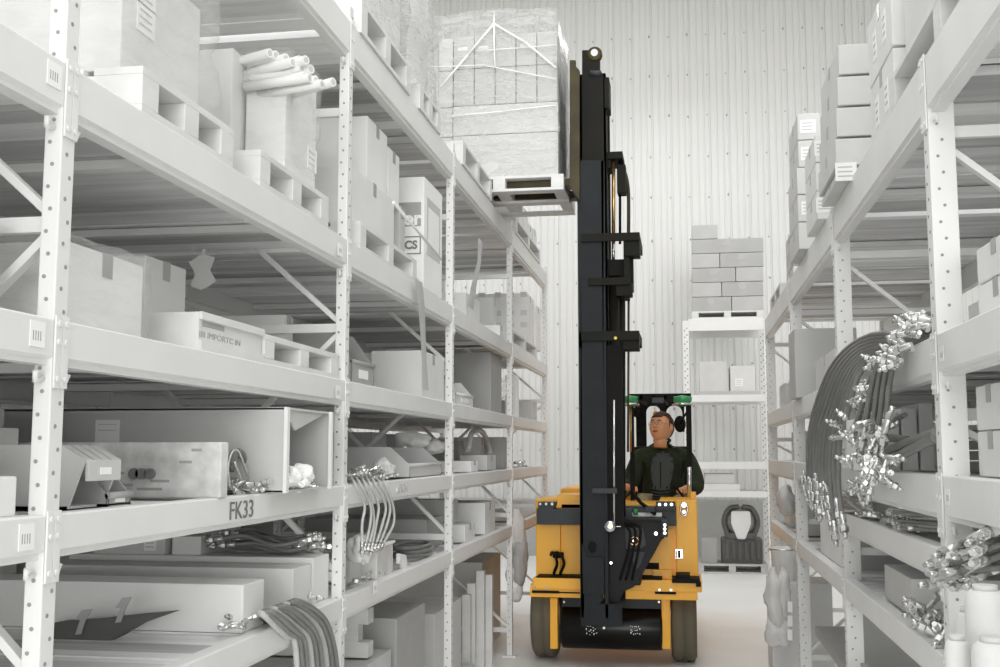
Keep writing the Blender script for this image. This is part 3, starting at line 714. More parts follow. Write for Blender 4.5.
b = MB(); b.cyl((-1.70, 2.87, Z2), (-1.70, 2.87, Z2 + .006), .09, .1, seg=28); b.cyl((-1.70, 2.87, Z2 + .006), (-1.70, 2.87, Z2 + .012), .07, .05, seg=28)
solo(b, 'round_lid', 'card_l', 'pale round lid lying in front of the stained board', 'lid', (-1.7, 2.87, Z2))
# stacking bins (opening to the camera side)
def ybin(label, px0, px1, Y, depth, py0, m):
    xa, xb = xat(px0, Y, 1.5), xat(px1, Y, 1.5); zt_ = zat(py0, xb, Y); return bin_(label, xa, xb, Y, Y + depth, Z2, zt_, m=m, face='x')
xa = xat(60, 2.55, 1.5)
t = thing('stacking_bin', 'grey ribbed stacking bin with a card holder right of the nearest upright', 'storage bin', (-1.65, 2.5, Z2))
Yb = 2.40; zA = zat(445, -1.6, Yb)
x0_, x1_ = xat(48, Yb, 1.5), xat(84, Yb, 1.5)
b = MB(); b.prism([(x0_ - .3, Z2), (x1_ - .04, Z2), (x1_ - .0, zat(460, x1_, Yb)), (x0_ + .03, zA), (x0_ - .3, zA)], 'y', Yb, Yb + .008); b.prism([(x0_ - .3, Z2), (x1_ - .04, Z2), (x1_, zat(460, x1_, Yb)), (x0_ + .03, zA), (x0_ - .3, zA)], 'y', Yb + .16, Yb + .168)
b.box(x0_ - .3, x1_ - .04, Yb, Yb + .16, Z2, Z2 + .006); b.build('bin_body', 'plastic_g', t)
b = MB(); zf = zat(460, x1_, Yb)
for k in range(4):
    ya_ = Yb + .005 + k * .041; b.prism([(x0_ + .03, zA), (x1_, zf), (x1_, zf - .006), (x0_ + .03, zA - .006)], 'y', ya_, ya_ + .030)
b.build('ribbed_hood', 'plastic_g', t)
b = MB(); b.box(x1_ - .004, x1_ + .006, Yb + .01, Yb + .16, zf - .05, zf, .003); o = b.build('card_holder', 'plastic_g', t)
b = MB(); b.box(x1_ + .006, x1_ + .008, Yb + .06, Yb + .11, zf - .035, zf - .018); b.build('label_card', 'paper', o)
bin_('small dark grey bin with a white card beside the ribbed bin', -1.55, -1.40, yat(108, -1.4, 1.47), yat(131, -1.4, 1.47), Z2, onX(112, 480, -1.45).z, m='plastic_d')
# wire handle
b = MB(); P = [(224, 488), (222, 470), (225, 455), (230, 451), (235, 458), (243, 484), (238, 487), (228, 462)]; P = [(u_ + 6, v_ - 1) for u_, v_ in P]
b.tube(spline([onX(px, py, -1.40) for px, py in P], 30), .0045, 8); b.mi = 1
b.tube(spline([onX(px + 3, py + 2, -1.43) for px, py in P[1:6]], 24), .012, 8)
solo(b, 'wire_handle', ['zinc', 'hose'], 'loop of bright wire with a dark grip beside the stained board', 'handle', onX(232, 490, -1.41))
# bay 2, level 2
z = Z2
Lbox('carton', 'dark grey panel of a carton at the left of the second full bay', 372, 386, 432, Z2, xf=-1.9, dep=.6, m='card_d', flap=False)
Lbox('carton', 'second dark carton behind the spring-like fittings', 395, 404, 434, Z2, xf=-1.9, dep=.4, m='card_d', flap=False)
bin_('grey bin heaped with loose parts left of the third upright', -1.85, -1.38, yat(410, -1.38, 1.5), yat(441, -1.38, 1.5), Z2, onX(410, 447, -1.38).z, m='plastic_g', tag_=False)
crumple((-1.6, yat(413, -1.6, 1.6), onX(416, 440, -1.55).z), .07, (1.3, 1.2, .7), 'pale lump of wrapped parts on top of the heaped bin', 'card_l', 'wrapped_part', 'wrapped part', seed=13)
crumple((-1.55, yat(434, -1.55, 1.6), onX(430, 446, -1.5).z), .06, (1.3, 1.2, .7), 'smaller wrapped lump on the right of the heaped bin', 'card_l', 'wrapped_part', 'wrapped part', seed=17)
pile(26, (-1.52, -1.36), (yat(352, -1.36, 1.45), yat(390, -1.36, 1.45)), (Z2, Z2 + .06), 'pc', 'bright hose fitting in the row just right of the second upright', 'bright fittings right of the second upright', sc=1.0, seed=6, heading=-.2)
crumple((-1.42, yat(386, -1.4, 1.5), Z2 + .05), .055, (1, 1, .9), 'translucent bag of parts beside the bright fittings', 'bag', 'parts_bag', 'bag', seed=19)
crumple((-1.36, yat(393, -1.36, 1.45), 1.40), .035, (.6, 1, 1.0), 'small white bag slumping over the beam beside the faint lettering', 'bag', 'parts_bag', 'bag', seed=29)
# hoses hanging from level 2, bay 2
rr = random.Random(12)
for k in range(7):
    px = 352 + k * 5; X = -1.315
    pts = [onX(px - 2, 476, -1.40), onX(px + 3, 484, -1.33), onX(px + 12 + rr.uniform(-2, 3), 505, X), onX(px + 14 - rr.uniform(0, 6), 524, X), onX(362 + k * 3.4, 545, X)]
    hose(pts, .0062, ORD[k] + ' from the left of the seven pale thin hoses hanging below the bright fittings', 'pale hoses hanging right of the second upright', 'hose_l', (1, 1), .6)
# bay 3, level 2
Lbox('carton', 'white carton standing open in the third bay at eye level', 471, 478, 461, Z2, xf=-1.40, dep=.25, m='paper')
Lbox('carton', 'round-topped grey tote behind the white carton', 476, 484, 437, Z2, xf=-1.6, dep=.35, m='card')
Lbox('carton', 'small mid grey carton right of the white one', 487, 496, 455, Z2, xf=-1.42, dep=.2, m='card')
Lbox('carton', 'dark upright case at the right of the third bay', 503, 508, 437, Z2, xf=-1.45, dep=.3, m='plastic_d', flap=False)
Lbox('carton', 'narrow grey carton left in the third bay beside the third upright', 459, 466, 441, Z2, xf=-1.72, dep=.25, m='card_d')
b = MB(); P = [onX(468, 450, -1.5), onX(472, 433, -1.5), onX(481, 431, -1.5), onX(487, 441, -1.5), onX(490, 455, -1.45)]; b.tube(spline(P), .02, 8)
solo(b, 'flexible_duct', 'hose_l', 'grey flexible duct arching over the tote in the third bay', 'duct', P[0])
pile(8, (-1.5, -1.38), (9.0, 9.7), (Z2, Z2 + .05), 'pd', 'dull fitting on the eye-level shelf of the farthest bay', 'fittings in the farthest bay', sc=1.4, seed=16)
# ------------------------------------------------------------------ left rack, level 1 (z 1.0)
Z1 = 1.0
def longbox(label, pr, pf, ptop, m, dep=1.0, zb=Z1):
    """a long box lying across the rack, its end to the aisle"""
    t, (a, c, z1) = Lbox('long_carton', label, pr, pf, ptop, zb, xf=-1.39, dep=dep, m=m, flap=False); return a, c, z1
aA = longbox('long white carton lying across the lowest loaded shelf, nearest of three', 243, 264, 585, 'card_l')
aB = longbox('long pale carton lying behind the nearest white one', 293, 311, 569, 'card')
aC = longbox('long white carton lying farthest of three, under the cable bundle', 313, 331, 558, 'card_l')
carton('carton', 'flat grey carton on the farthest long carton behind the cables', -2.3, -2.0, aC[0] + .02, aC[1] - .02, aC[2], aC[2] + .09, m='card_m', lab=[('y', .6, .5, .05, .06)])
carton('carton', 'stack of white card sleeves behind the cable bundle', -1.98, -1.86, aC[0] + .04, aC[1] - .05, aC[2], aC[2] + .07, m='card_l')
rr = random.Random(33)
for k in range(15):
    x0 = rr.uniform(-1.85, -1.72); ys = aC[0] + .02 + .016 * k; zz = aC[2] + .012 + rr.uniform(0, .05)
    hose([(x0, ys, zz + .02), (x0 + .1, ys + .01, zz + rr.uniform(-.004, .04)), (x0 + .22, ys + rr.uniform(-.03, .03), zz), (x0 + rr.uniform(.28, .36), ys, zz + rr.uniform(-.005, .02))], .008, 'dark short hose in the heap on the farthest long carton', 'short hoses heaped on the long carton', 'hose', (1, 1), .7)
# dark metal bracket with two tags, in front of the white carton
Yd = aA[0] - .16
def pxz(px, py, Y): p = at(px, py, Y); return (p.x, p.z)
t = thing('metal_bracket', 'dark pointed metal bracket with two grey tags lying before the white carton', 'metal part', (at(110, 640, Yd).x, Yd, Z1))
b = MB(); b.prism([pxz(*q, Yd) for q in ((40, 626), (60, 622), (95, 620), (140, 615), (174, 612), (160, 617), (140, 624), (118, 637), (100, 645), (80, 645), (75, 652), (66, 644), (40, 640))], 'y', Yd, Yd + .05, .003); b.build('plate', 'engine', t)
for (xa_, ya_) in ((78, 630), (118, 618)):
    b = MB(); b.prism([pxz(*q, Yd - .012) for q in ((xa_ - 3, ya_ + 5), (xa_ + 2, ya_ - 10), (xa_ - 3, ya_ - 10), (xa_ + 4, ya_ - 20), (xa_ + 14, ya_ - 21), (xa_ + 7, ya_ - 9), (xa_ + 3, ya_ + 4))], 'y', Yd - .012, Yd - .008); b.build('paper_tag', 'plastic_d', t)
# left of the nearest upright on this level
b = MB(); P = [at(22, 645, 2.3), at(12, 600, 2.4), at(18, 585, 2.4)]
carton('carton', 'pale leaning carton at the lower left edge behind the nearest upright', -2.2, -1.62, 1.7, 2.1, .62, .93, m='card_l', rot=.1)
# cables draped over the beam
for k in range(9):
    px = 268 + k * 5.5
    X = -1.325 + .008 * (k % 3)
    a = onX(px - 8, 606 - k * .3, X - .05); 
    pts = [onX(258 + k * 2, 618 + 2 * (k % 3), -1.42), onX(262 + k * 4, 601 + (8 - k) * 1.6, X), onX(285 + k * 4.6, 616 + (8 - k) * 2.4, X), onX(294 + k * 4.8, 640, X), onX(297 + k * 5.0, 668, X), onX(298 + k * 5, 700, X - .01)]
    hose(pts, .0105, ORD[k] + ' from the left of nine thick grey hoses draped over the low beam', 'hoses draped over the low left beam', 'hose' if k % 3 else 'hose_l', (1, 0), .9)
pile(18, (-1.46, -1.375), (yat(246, -1.36, 1.02), yat(275, -1.36, 1.02)), (Z1, Z1 + .05), 'pe', 'shiny fitting heaped between the white carton and the draped hoses', 'fittings by the draped hoses', sc=.9, seed=7)
pile(14, (-1.46, -1.38), (yat(313, -1.36, 1.02), yat(334, -1.36, 1.02)), (Z1, Z1 + .07), 'pf', 'shiny fitting heaped left of the second upright on the low shelf', 'fittings left of the second upright', sc=.95, seed=8)
# bay 2, level 1
bx = onX(372, 548, -1.36)
t, _ = Lbox('parts_tub', 'clear tub with an inner divider under the hanging pale hoses', 377, 393, 545, Z1, xf=-1.38, dep=.15, m='bag', flap=False, cat='storage bin')
b = MB(); z_ = _[2]; b.box(-1.54, -1.37, _[0] - .004, _[1] + .004, z_ - .012, z_, .003); b.build('rim', 'card_l', t)
Lbox('carton', 'mid grey carton left of the clear tub', 350, 361, 560, Z1, xf=-1.45, dep=.3, m='card_m', flap=False)
crumple((-1.37, yat(362, -1.36, 1.1), Z1 + .16), .05, (.8, 1, 1.2), 'translucent bag at the foot of the hanging pale hoses', 'bag', 'parts_bag', 'bag', seed=31)
pile(10, (-1.42, -1.36), (yat(358, -1.36, 1.02), yat(392, -1.36, 1.02)), (Z1, Z1 + .02), 'pg', 'bright fitting on the shelf edge at the foot of the clear tub', 'fittings at the foot of the tub', sc=.8, seed=9)
Lbox('carton', 'large dark grey carton behind the round black coil', 425, 443, 520, Z1, xf=-1.5, dep=.75, m='plastic_d', flap=False)
b = MB(); c = onX(413, 566, -1.48); b.ring((c.x, c.y, Z1 + .02), .15, .011, sc=(.6, 1.5)); b.ring((c.x + .01, c.y, Z1 + .042), .14, .011, sc=(.6, 1.5)); b.ring((c.x, c.y - .02, Z1 + .064), .145, .01, sc=(.6, 1.5))
solo(b, 'hose_coil', 'hose', 'round coil of dark hose lying right of the clear tub', 'hose coil', (c.x, c.y, Z1))
p = onX(397, 553, -1.40)
b = MB(); b.prism([(-.02, 0), (.11, -.02), (.14, -.09), (.07, -.12), (.04, -.04), (-.02, -.05)], 'x', 0, .02, .003); bmesh.ops.translate(b.b, verts=b.b.verts, vec=p)
solo(b, 'plastic_elbow', 'card_l', 'pale elbow-shaped spout sticking out behind the clear tub', 'pipe elbow', p)
Lbox('carton', 'pale square carton nearest in the third bay on the low shelf', 465, 475, 525, Z1, xf=-1.38, dep=.5, m='card')
Lbox('carton', 'tall pale carton with a torn top right of the square one on the low shelf', 485, 495, 503, Z1, xf=-1.38, dep=.32, m='card')
Lbox('carton', 'dark carton behind the third upright on the low shelf', 452, 458, 500, Z1, xf=-1.55, dep=.5, m='card_m', flap=False)
for k in range(4):
    Lbox('carton', 'grey carton in the row at the far end of the low left shelf', 514 + k * 7, 520 + k * 7, 515 - k * 2, Z1, xf=-1.4, dep=.35, m='card_m' if k % 2 else 'card', group='row of cartons at the far end of the low shelf', flap=False)
# floor level, left rack
for k, (xa, xb, ya, yb_, zb, zt, m_, lb) in enumerate((
    (-2.3, -1.42, 4.5, 5.3, .13, .62, 'card_d', 'dark floor-level case under the second full bay, nearest'),
    (-2.3, -1.42, 5.4, 6.0, .13, .75, 'plastic_d', 'dark floor-level case beside the third upright'),
    (-2.2, -1.5, 6.6, 7.4, .13, .60, 'card_m', 'grey floor-level carton in the third bay'),
    (-2.3, -1.6, 8.7, 9.6, .0, .7, 'card_d', 'dark floor-level carton in the farthest left bay'))):
    carton('carton', lb, xa, xb, ya, yb_, zb, zt, m=m_, flap=False)
pallet('grey floor pallet under the dark cases', -2.3, -1.4, 4.45, 6.05, 0, .13, 'x', m='wood_m')
pallet('floor pallet in the third left bay', -2.3, -1.45, 6.5, 7.6, 0, .13, 'x', m='wood_m')
b = MB()
for z_ in (.75, .90):
    b.box(-2.25, -1.45, 5.0, 5.09, z_ - .12, z_ - .05, .004)
b.box(-2.2, -2.1, 5.005, 5.085, .64, .82); b.box(-1.6, -1.5, 5.005, 5.085, .64, .82)
solo(b, 'timber_rails', 'wood_m', 'two mid grey timber rails resting on the nearest dark floor case', 'timber', (-1.85, 5.05, .62))
for k, (px, h) in enumerate(((466, .55), (471, .62), (480, .7), (488, .66))):
    Y = 7.9 + .1 * k; p = at(px, 640, Y); b = MB(); b.box(p.x - .03, p.x + .03, Y, Y + .06, 0, h, .003)
    solo(b, 'timber_post', 'wood', ('shortest', 'second', 'third', 'tallest')[k] + ' pale timber upright standing on the floor in the third left bay', 'timber', (p.x, Y + .03, 0))
# things hanging behind the truck at the far end of the left rack
for k, (px, py, r_, m_, lb) in enumerate(((516, 535, .12, 'plastic_g', 'grey bag hanging on the fourth upright near the truck'), (519, 560, .12, 'plastic_d', 'dark bag hanging below the grey one beside the truck'), (514, 583, .11, 'bag', 'clear bag hanging lowest beside the truck'))):
    Y = 8.62; p = at(px, py, Y); crumple((p.x, Y + .05, p.z), r_, (.55, .5, 1.4), lb, m_, 'hanging_bag', 'bag', seed=40 + k, amp=.4)
# ------------------------------------------------------------------ end rack
EY = 14.7
xa, xb = xat(688, EY, 1.5), xat(770, EY, 1.5)
t = thing('pallet_rack', 'short pallet rack across the end of the aisle against the corrugated wall', 'pallet rack', ((xa + xb) / 2, EY, 0))
for X in (xa, xb):
    for Y in (EY, EY + .95):
        b = MB(); b.box(X - .04, X + .04, Y, Y + .07, 0, 3.3, .004); b.mi = 1; z = .2
        while z < 3.2: b.cyl((X - .015, Y - .002, z), (X - .015, Y + .002, z), .01, seg=7); b.cyl((X + .015, Y - .002, z + .03), (X + .015, Y + .002, z + .03), .01, seg=7); z += .09
        b.build('upright_post', ['rack_r', 'hole'], t)
EZ = []
for i, (pt, pb) in enumerate(((319, 331), (395, 402), (462, 469), (491, 497))):
    zt_, zb_ = zat(pt, 0, EY), zat(pb, 0, EY); EZ.append(zt_)
    for Y in (EY, EY + .95):
        b = MB(); b.box(xa + .04, xb - .04, Y + .01, Y + .06, zb_, zt_, .004); b.build('shelf_beam', 'rack_r', t)
    b = MB(); x = xa + .04
    while x < xb - .1: b.box(x, x + .13, EY + .06, EY + .95, zt_ - .03, zt_ - .006); x += .14
    b.build('deck_planks', 'rack_r', t)
p1, p2 = xat(692, EY, 3.3), xat(764, EY, 3.3)
pallet('pallet under the tall carton stack at the end of the aisle', p1, p2, EY + .02, EY + .9, EZ[0], .10, 'y', m='wood')
z = EZ[0] + .10; rowz = [zat(q, 0, EY) for q in (312, 297, 281, 267, 252, 239, 224)]
rows = [[(692, 732), (732, 764)], [(692, 722), (722, 764)], [(692, 736), (736, 764)], [(692, 720), (720, 764)], [(692, 764)], [(692, 718)]]
names = ['bottom', 'second', 'third', 'fourth', 'fifth', 'top']
for i, rw in enumerate(rows):
    hh = .195; z1 = z + hh
    for j, (a, c) in enumerate(rw):
        lb = names[i] + ' row ' + ('left' if j == 0 and len(rw) > 1 else 'right' if len(rw) > 1 else 'single wide' if i == 4 else 'single') + ' carton of the stack at the end of the aisle'
        carton('carton', lb, xat(a, EY, z) + .004, xat(c, EY, z) - .004, EY + .03, EY + .85, z, z1 - .006, m='card_e' if (i + j) % 2 else 'card_f', tape=.05 if (i + j) % 2 == 0 else None, group='cartons stacked at the end of the aisle')
    z = z1
carton('carton', 'left grey carton with an open lid on the end rack shelf', xat(700, EY, 2.3), xat(727, EY, 2.3), EY + .1, EY + .6, EZ[1] + .05, zat(361, 0, EY), m='card_m')
carton('carton', 'right pale carton on the end rack shelf', xat(731, EY, 2.3), xat(756, EY, 2.3), EY + .1, EY + .6, EZ[1] + .05, zat(366, 0, EY), m='card', lab=[('y', -.3, .35, .1, .1)])
b = MB(); b.box(xat(698, EY, 2.3), xat(760, EY, 2.3), EY + .08, EY + .8, EZ[1], EZ[1] + .05, .004); solo(b, 'timber_board', 'card_d', 'dark board under the two cartons on the end rack', 'board', (xat(729, EY, 2.3), EY + .4, EZ[1]))
carton('carton', 'long grey carton low on the end rack behind the truck cab', xat(705, EY, 1.2), xat(735, EY, 1.2), EY + .1, EY + .7, EZ[3], EZ[3] + .22, m='card_m')
carton('carton', 'flat white carton on the lowest end rack shelf', xat(697, EY, 1.2), xat(740, EY, 1.2), EY + .06, EY + .09, EZ[3], EZ[3] + .09, m='card_l', flap=False)
# engine on the floor pallet
b0 = xat(697, 14.9, 0), xat(768, 14.9, 0)
pallet('dark pallet on the floor carrying the engine', b0[0], b0[1], 14.82, 15.6, 0, .12, 'y', m='wood_m')
t = thing('engine_unit', 'dark engine block with a pale bell housing on the floor at the aisle end', 'engine', (xat(741, 14.9, .2), 15.1, .12))
X0, X1 = xat(722, 14.9, .3), xat(763, 14.9, .3)
b = MB(); b.box(X0, X1, 14.92, 15.4, .12, .44, .03); b.box(X0 + .05, X1 - .08, 14.9, 15.35, .44, .52, .02)
for k in range(6): b.box(X0 + .05 + k * .08, X0 + .09 + k * .08, 14.89, 14.93, .18, .4, .006)
b.build('block', 'engine', t)
b = MB(); c = Vector((xat(741, 14.9, .6), 14.95, .66)); b.lathe(c, [(.05, -.06), (.17, -.05), (.20, 0), (.14, .02), (.12, .0)], 24, (0, -1, 0)); b.build('bell_housing', 'metal_d', t)
b = MB(); b.prism([(c.x - .12, c.z + .14), (c.x + .12, c.z + .14), (c.x + .13, c.z - .02), (c.x + .05, c.z - .22), (c.x - .05, c.z - .22), (c.x - .13, c.z - .02)], 'y', 14.86, 14.9, .01); b.build('housing_cover', 'card_l', t)
b = MB()
for s_ in (-1, 1): b.tube(spline([(c.x + s_ * .02, 14.92, c.z + .2), (c.x + s_ * .15, 14.92, c.z + .17), (c.x + s_ * .22, 14.92, c.z), (c.x + s_ * .16, 14.92, c.z - .2)]), .03, 8)
b.build('hoses', 'engine', t)
carton('carton', 'dark grey case left of the engine on the floor pallet', xat(702, 14.9, .3), xat(717, 14.9, .3), 14.9, 15.3, .12, .45, m='plastic_d', flap=False)
# ------------------------------------------------------------------ right rack, top level
Z4r = 2.76
y0, y1 = 3.05, 4.15
y0, y1 = yat(922, .75, 2.83) , yat(893, .77, 3.0) - .02
pallet('white pallet overhanging the top right beam near the camera', .75, 1.75, y0 - .95, y1, Z4r, .14, 'x')
carton('carton', 'big pale carton on the white pallet at the top right', .80, 1.7, y0 - .85, y1 - .05, Z4r + .14, 3.75, m='card', group=None)
for i, (pt, pb_, pr_) in enumerate(((42, 73, 898), (74, 104, 880), (105, 135, 870), (136, 164, 869), (166, 197, 860))):
    Y = 4.85; z1, z0_ = zat(pt, .8, Y), zat(pb_, .8, Y); z0_ = max(z0_, Z4r)
    if i == 4: z0_ = Z4r
    carton('carton', ('topmost', 'second from top', 'middle', 'fourth', 'lowest, white labelled,') [i] + ' carton in the tall stack of five at the upper right', xat((838, 837, 836, 835, 839)[i], Y, z1), xat(pr_ + (0, 14, 22, 10, 0)[i], Y, z1), Y, Y + .62, z0_, z1 - .006, m='card_m', group='tall stack of five cartons upper right', lab=[('y', -.35, .55, .09, .08)] if i == 4 else None)
Yn = yat(893, .77, 3.0); Yf = yat(870, .77, 3.0)
for k in range(2):
    carton('carton', ('lower' if k == 0 else 'upper') + ' labelled carton beside the white pallet at the upper right', .77, 1.2, Yn, Yf, Z4r + .01 + .27 * k, Z4r + .27 * (k + 1), m='card_l', lab=[('-x', -.4, .5, .07, .12), ('-x', .4, .5, .07, .12)])
for k in range(5):
    Y = 6.6; z0_ = Z4r + .165 * k
    carton('carton', ('lowest', 'second', 'third', 'fourth', 'topmost')[k] + ' carton of the farther labelled stack at the upper right', xat(799 if k > 2 else 797, Y, 3.2), xat(822, Y, 3.2), Y, Y + .55, z0_, z0_ + .16, m='card_m', group='farther labelled stack upper right', lab=[('y', -.1, .5, .09, .08)] if k in (1, 3, 4) else None)
for k in range(3):
    Y = 5.75; z0_ = Z4r + .15 * k
    carton('carton', ('lowest', 'middle', 'topmost')[k] + ' of three cartons between the two labelled stacks', xat(816, Y, 3.0), xat(842, Y, 3.0), Y, Y + .5, z0_, z0_ + .145, m='card_l', group='short stack between labelled stacks', lab=[('y', -.3, .5, .1, .08)] if k != 1 else None)
for k in range(3):
    Y = 7.95; z0_ = Z4r + .13 * k
    carton('carton', ('lowest', 'middle', 'topmost')[k] + ' small carton at the far end of the upper right shelf', .78, 1.25, Y, Y + .5, z0_, z0_ + .125, m='card_m', group='small cartons far end upper right')
pallet('thin pallet under the far labelled cartons on the upper right shelf', .75, 1.6, 8.7, 9.7, Z4r, .12, 'x')
# ------------------------------------------------------------------ right rack, level 3 (1.915)
Z3r = 1.915
Y = 5.75
carton('carton', 'dark grey carton behind the second right upright', xat(793, Y + 1.6, 2.1), xat(836, 6.3, 2.1) + .25, 7.2, 7.6, Z3r, zat(358 - 30, .9, 7.2), m='card_d', flap=False)
carton('carton', 'pale carton seen through the gap behind the first right upright', 1.05, 1.6, 3.7, 4.3, Z3r, zat(281, 1.1, 3.7), m='card_l')
x0_ = xat(980, 3.3, 2.0)
carton('carton', 'lower tall white carton at the right edge above eye level', x0_, x0_ + .45, 2.95, 3.32, Z3r, zat(266, x0_, 2.95), m='paper')
carton('carton', 'small carton with gridded tape on the tall white one at the right edge', x0_ - .004, x0_ + .4, 2.95, 3.3, zat(265, x0_, 2.95), zat(226, x0_, 2.95), m='card_l', tape=.06)
# level 2 right (1.502)
Z2r = 1.502
x0_ = xat(979, 3.36, 1.6)
for k in range(2):
    h_ = (zat(380, x0_, 3.1) - Z2r) / 2
    carton('carton', ('lower', 'upper')[k] + ' pale carton at the right edge just above eye level', x0_, x0_ + .4, 3.1, 3.4, Z2r + k * h_, Z2r + (k + 1) * h_ - .003, m='card_l')
for k in range(4):
    b = MB(); X = 1.02; Y = 3.95; z0_ = Z2r + k * .038; b.box(X, X + .35, Y, Y + .4, z0_, z0_ + .034, .006); b.box(X + .05, X + .1, Y - .006, Y, z0_ + .008, z0_ + .02, .002)
    solo(b, 'flat_case', 'plastic_d', ('lowest', 'second', 'third', 'top')[k] + ' dark flat case in the stack behind the first right upright', 'case', (X + .17, Y + .2, z0_))
for k, (pa, pb_, pt) in enumerate(((876, 900, 412), (902, 918, 408), (920, 934, 403), (858, 874, 418))):
    Y = 4.3; carton('carton', ('second', 'third', 'right', 'left')[k] + ' pale carton of the row below the hanging hoses', xat(pa, Y, 1.6), xat(pb_, Y, 1.6), Y, Y + .35, Z2r, zat(pt, .9, Y), m='card_l', flap=False)
# boxes below level 2
for k, (pa, pb_, pt) in enumerate(((872, 905, 488), (907, 935, 490))):
    Y = 4.95; carton('carton', ('left', 'right')[k] + ' pale carton behind the bundle of rods', xat(pa, Y, 1.35), xat(pb_, Y, 1.35), Y, Y + .3, RV['1b'][1], RV['1b'][1] + .07, m='card_l', flap=False)
# ------------------------------------------------------------------ hoses on the right rack
rr = random.Random(8)
for k in range(10):
    o = k * .022; dy = k * .03
    hose([(.84, 3.95 + k * .03, 1.96), (.72, 4.4 + dy * .5, 2.02 - k * .012), (.665, 5.0 - k * .05, 1.975 - k * .018), (.63, 5.42 - k * .09, 1.83 - k * .02), (.615, 5.70 - k * .12, 1.66 - k * .006), (.61, 5.78 - k * .125, 1.50 - rr.uniform(0, .10)), (.615, 5.78 - k * .13 + rr.uniform(-.03, .03), 1.42 - rr.uniform(0, .16))],
         .0105, ORD[k] + ' from the left of ten thick dark hoses looping down off the right shelf', 'big dark hoses looping off the right shelf', 'hose', (0, 1), 1.1)
for k in range(10):
    y = 3.62 + k * .045; X = .70 - .014 * (k % 4)
    hose([(.86, y - .1, 1.95), (.76, y - .03, 2.0 - k * .004), (X, y + .06, 1.93 - k * .012), (X - .02, y + .18, 1.83 - k * .010), (X - .03, y + .28 + .01 * k, 1.72 - rr.uniform(0, .12))],
         .0095, ORD[9 - k] + ' from the left of ten shorter dark hoses by the first right upright', 'shorter dark hoses by the first right upright', 'hose', (0, 1), 1.3)
# fittings climbing the shelf edge
for k in range(56):
    u = rr.random(); px = 935 - 72 * u + rr.uniform(-8, 8); py = 312 + 92 * u ** 1.25 + rr.uniform(-13, 13)
    X = .70 - .05 * rr.random(); p = onX(px, py, X)
    fitting(p, (0, rr.uniform(-.5, .3), 2.2 + rr.uniform(-.7, .7)), 'ra', 'bright crimped hose end in the climbing cluster left of the first right upright', 'bright hose ends climbing the right shelf edge', rr.uniform(.9, 1.25))
for k in range(54):
    px = rr.uniform(842, 888); py = 450 + rr.uniform(-42, 46) * (1 - abs(px - 860) / 60); p = onX(px, py, .66 - .04 * rr.random())
    fitting(p, (0, rr.uniform(-1.2, 1.2), rr.uniform(0, 6.3)), 'rb', 'bright elbow fitting in the tangle hanging at eye level on the right', 'tangled bright fittings at eye level', rr.uniform(.9, 1.45))
for k in range(26):
    px = rr.uniform(802, 832); py = 462 + (px - 803) * .7 + rr.uniform(0, 34); p = onX(px, py, .60)
    fitting(p, (0, 1.4 + rr.uniform(-.25, .25), rr.uniform(-.4, .4)), 'rc', 'long bright hose end hanging lowest under the big dark hoses', 'lowest hanging hose ends', rr.uniform(1.0, 1.5))
for (a, c, r_) in (((937, 432), (862, 464), .016), ((937, 437), (876, 472), .017), ((905, 415), (862, 436), .010), ((908, 440), (868, 440), .014)):
    p, q = onX(*a, .74), onX(*c, .70)
    hose([p, (p + q) / 2 + Vector((0, 0, .008)), q], r_, 'thick grey hose slanting down to the left from the first right upright' if r_ > .012 else 'thin grey hose above the slanting thick ones', 'slanting grey hoses', 'hose', (0, 1), 1.4)
for k in range(4):
    P = [onX(826 + k * 4, 432 + k * 6, .66), onX(824 + k * 3, 440 + k * 6, .65), onX(836 + k * 3, 450 + k * 4, .65), onX(856, 446 + k * 3, .67)]
    hose(P, .005, 'thin pale wire curling left out of the tangle of fittings', 'thin wires curling from the tangle', 'hose_l', (1, 0), .9)
# dark short rods bundle and long bright rods on shelf 1b
Zb = RV['1b'][1]
for k in range(22):
    p = onX(838 + rr.uniform(0, 12), 492 + rr.uniform(0, 22), .73); q = onX(872, 505 + rr.uniform(-10, 14), .75)
    b = MB(); b.tube(spline([p, (p + q) / 2 + Vector((0, 0, -.006)), q], 8), .006, 6); solo(b, 'steel_rod', 'hose' if k % 3 else 'hose_l', 'dark flexible rod in the fan below the tangle of fittings', 'rod', p, 'dark rods fanned below the tangle')
for k in range(20):
    Yq = 3.60 + rr.uniform(0, .12); zz = Zb + .008 + .012 * (k % 6) + .01; px = 900 - rr.uniform(0, 22)
    p = Vector((.74 + rr.uniform(0, .06), yat(px, .74, zz), zz - .004 * (k % 3))); q = Vector((.80 + .01 * (k % 5), Yq - .06, zz + .02))
    hose([p, (p + q) / 2, q], .0065, 'bright-ended steel line in the sheaf beside the first right upright', 'sheaf of steel lines on the right', 'hose_l' if k % 2 else 'metal_d', (1, 1), .8, 'steel_line', 'steel line')
pile(16, (.745, .83), (3.9, 4.9), (Zb, Zb + .04), 'rd', 'dull fitting on the shelf edge left of the sheaf of steel lines', 'dull fittings left of the sheaf', sc=1.1, seed=21)
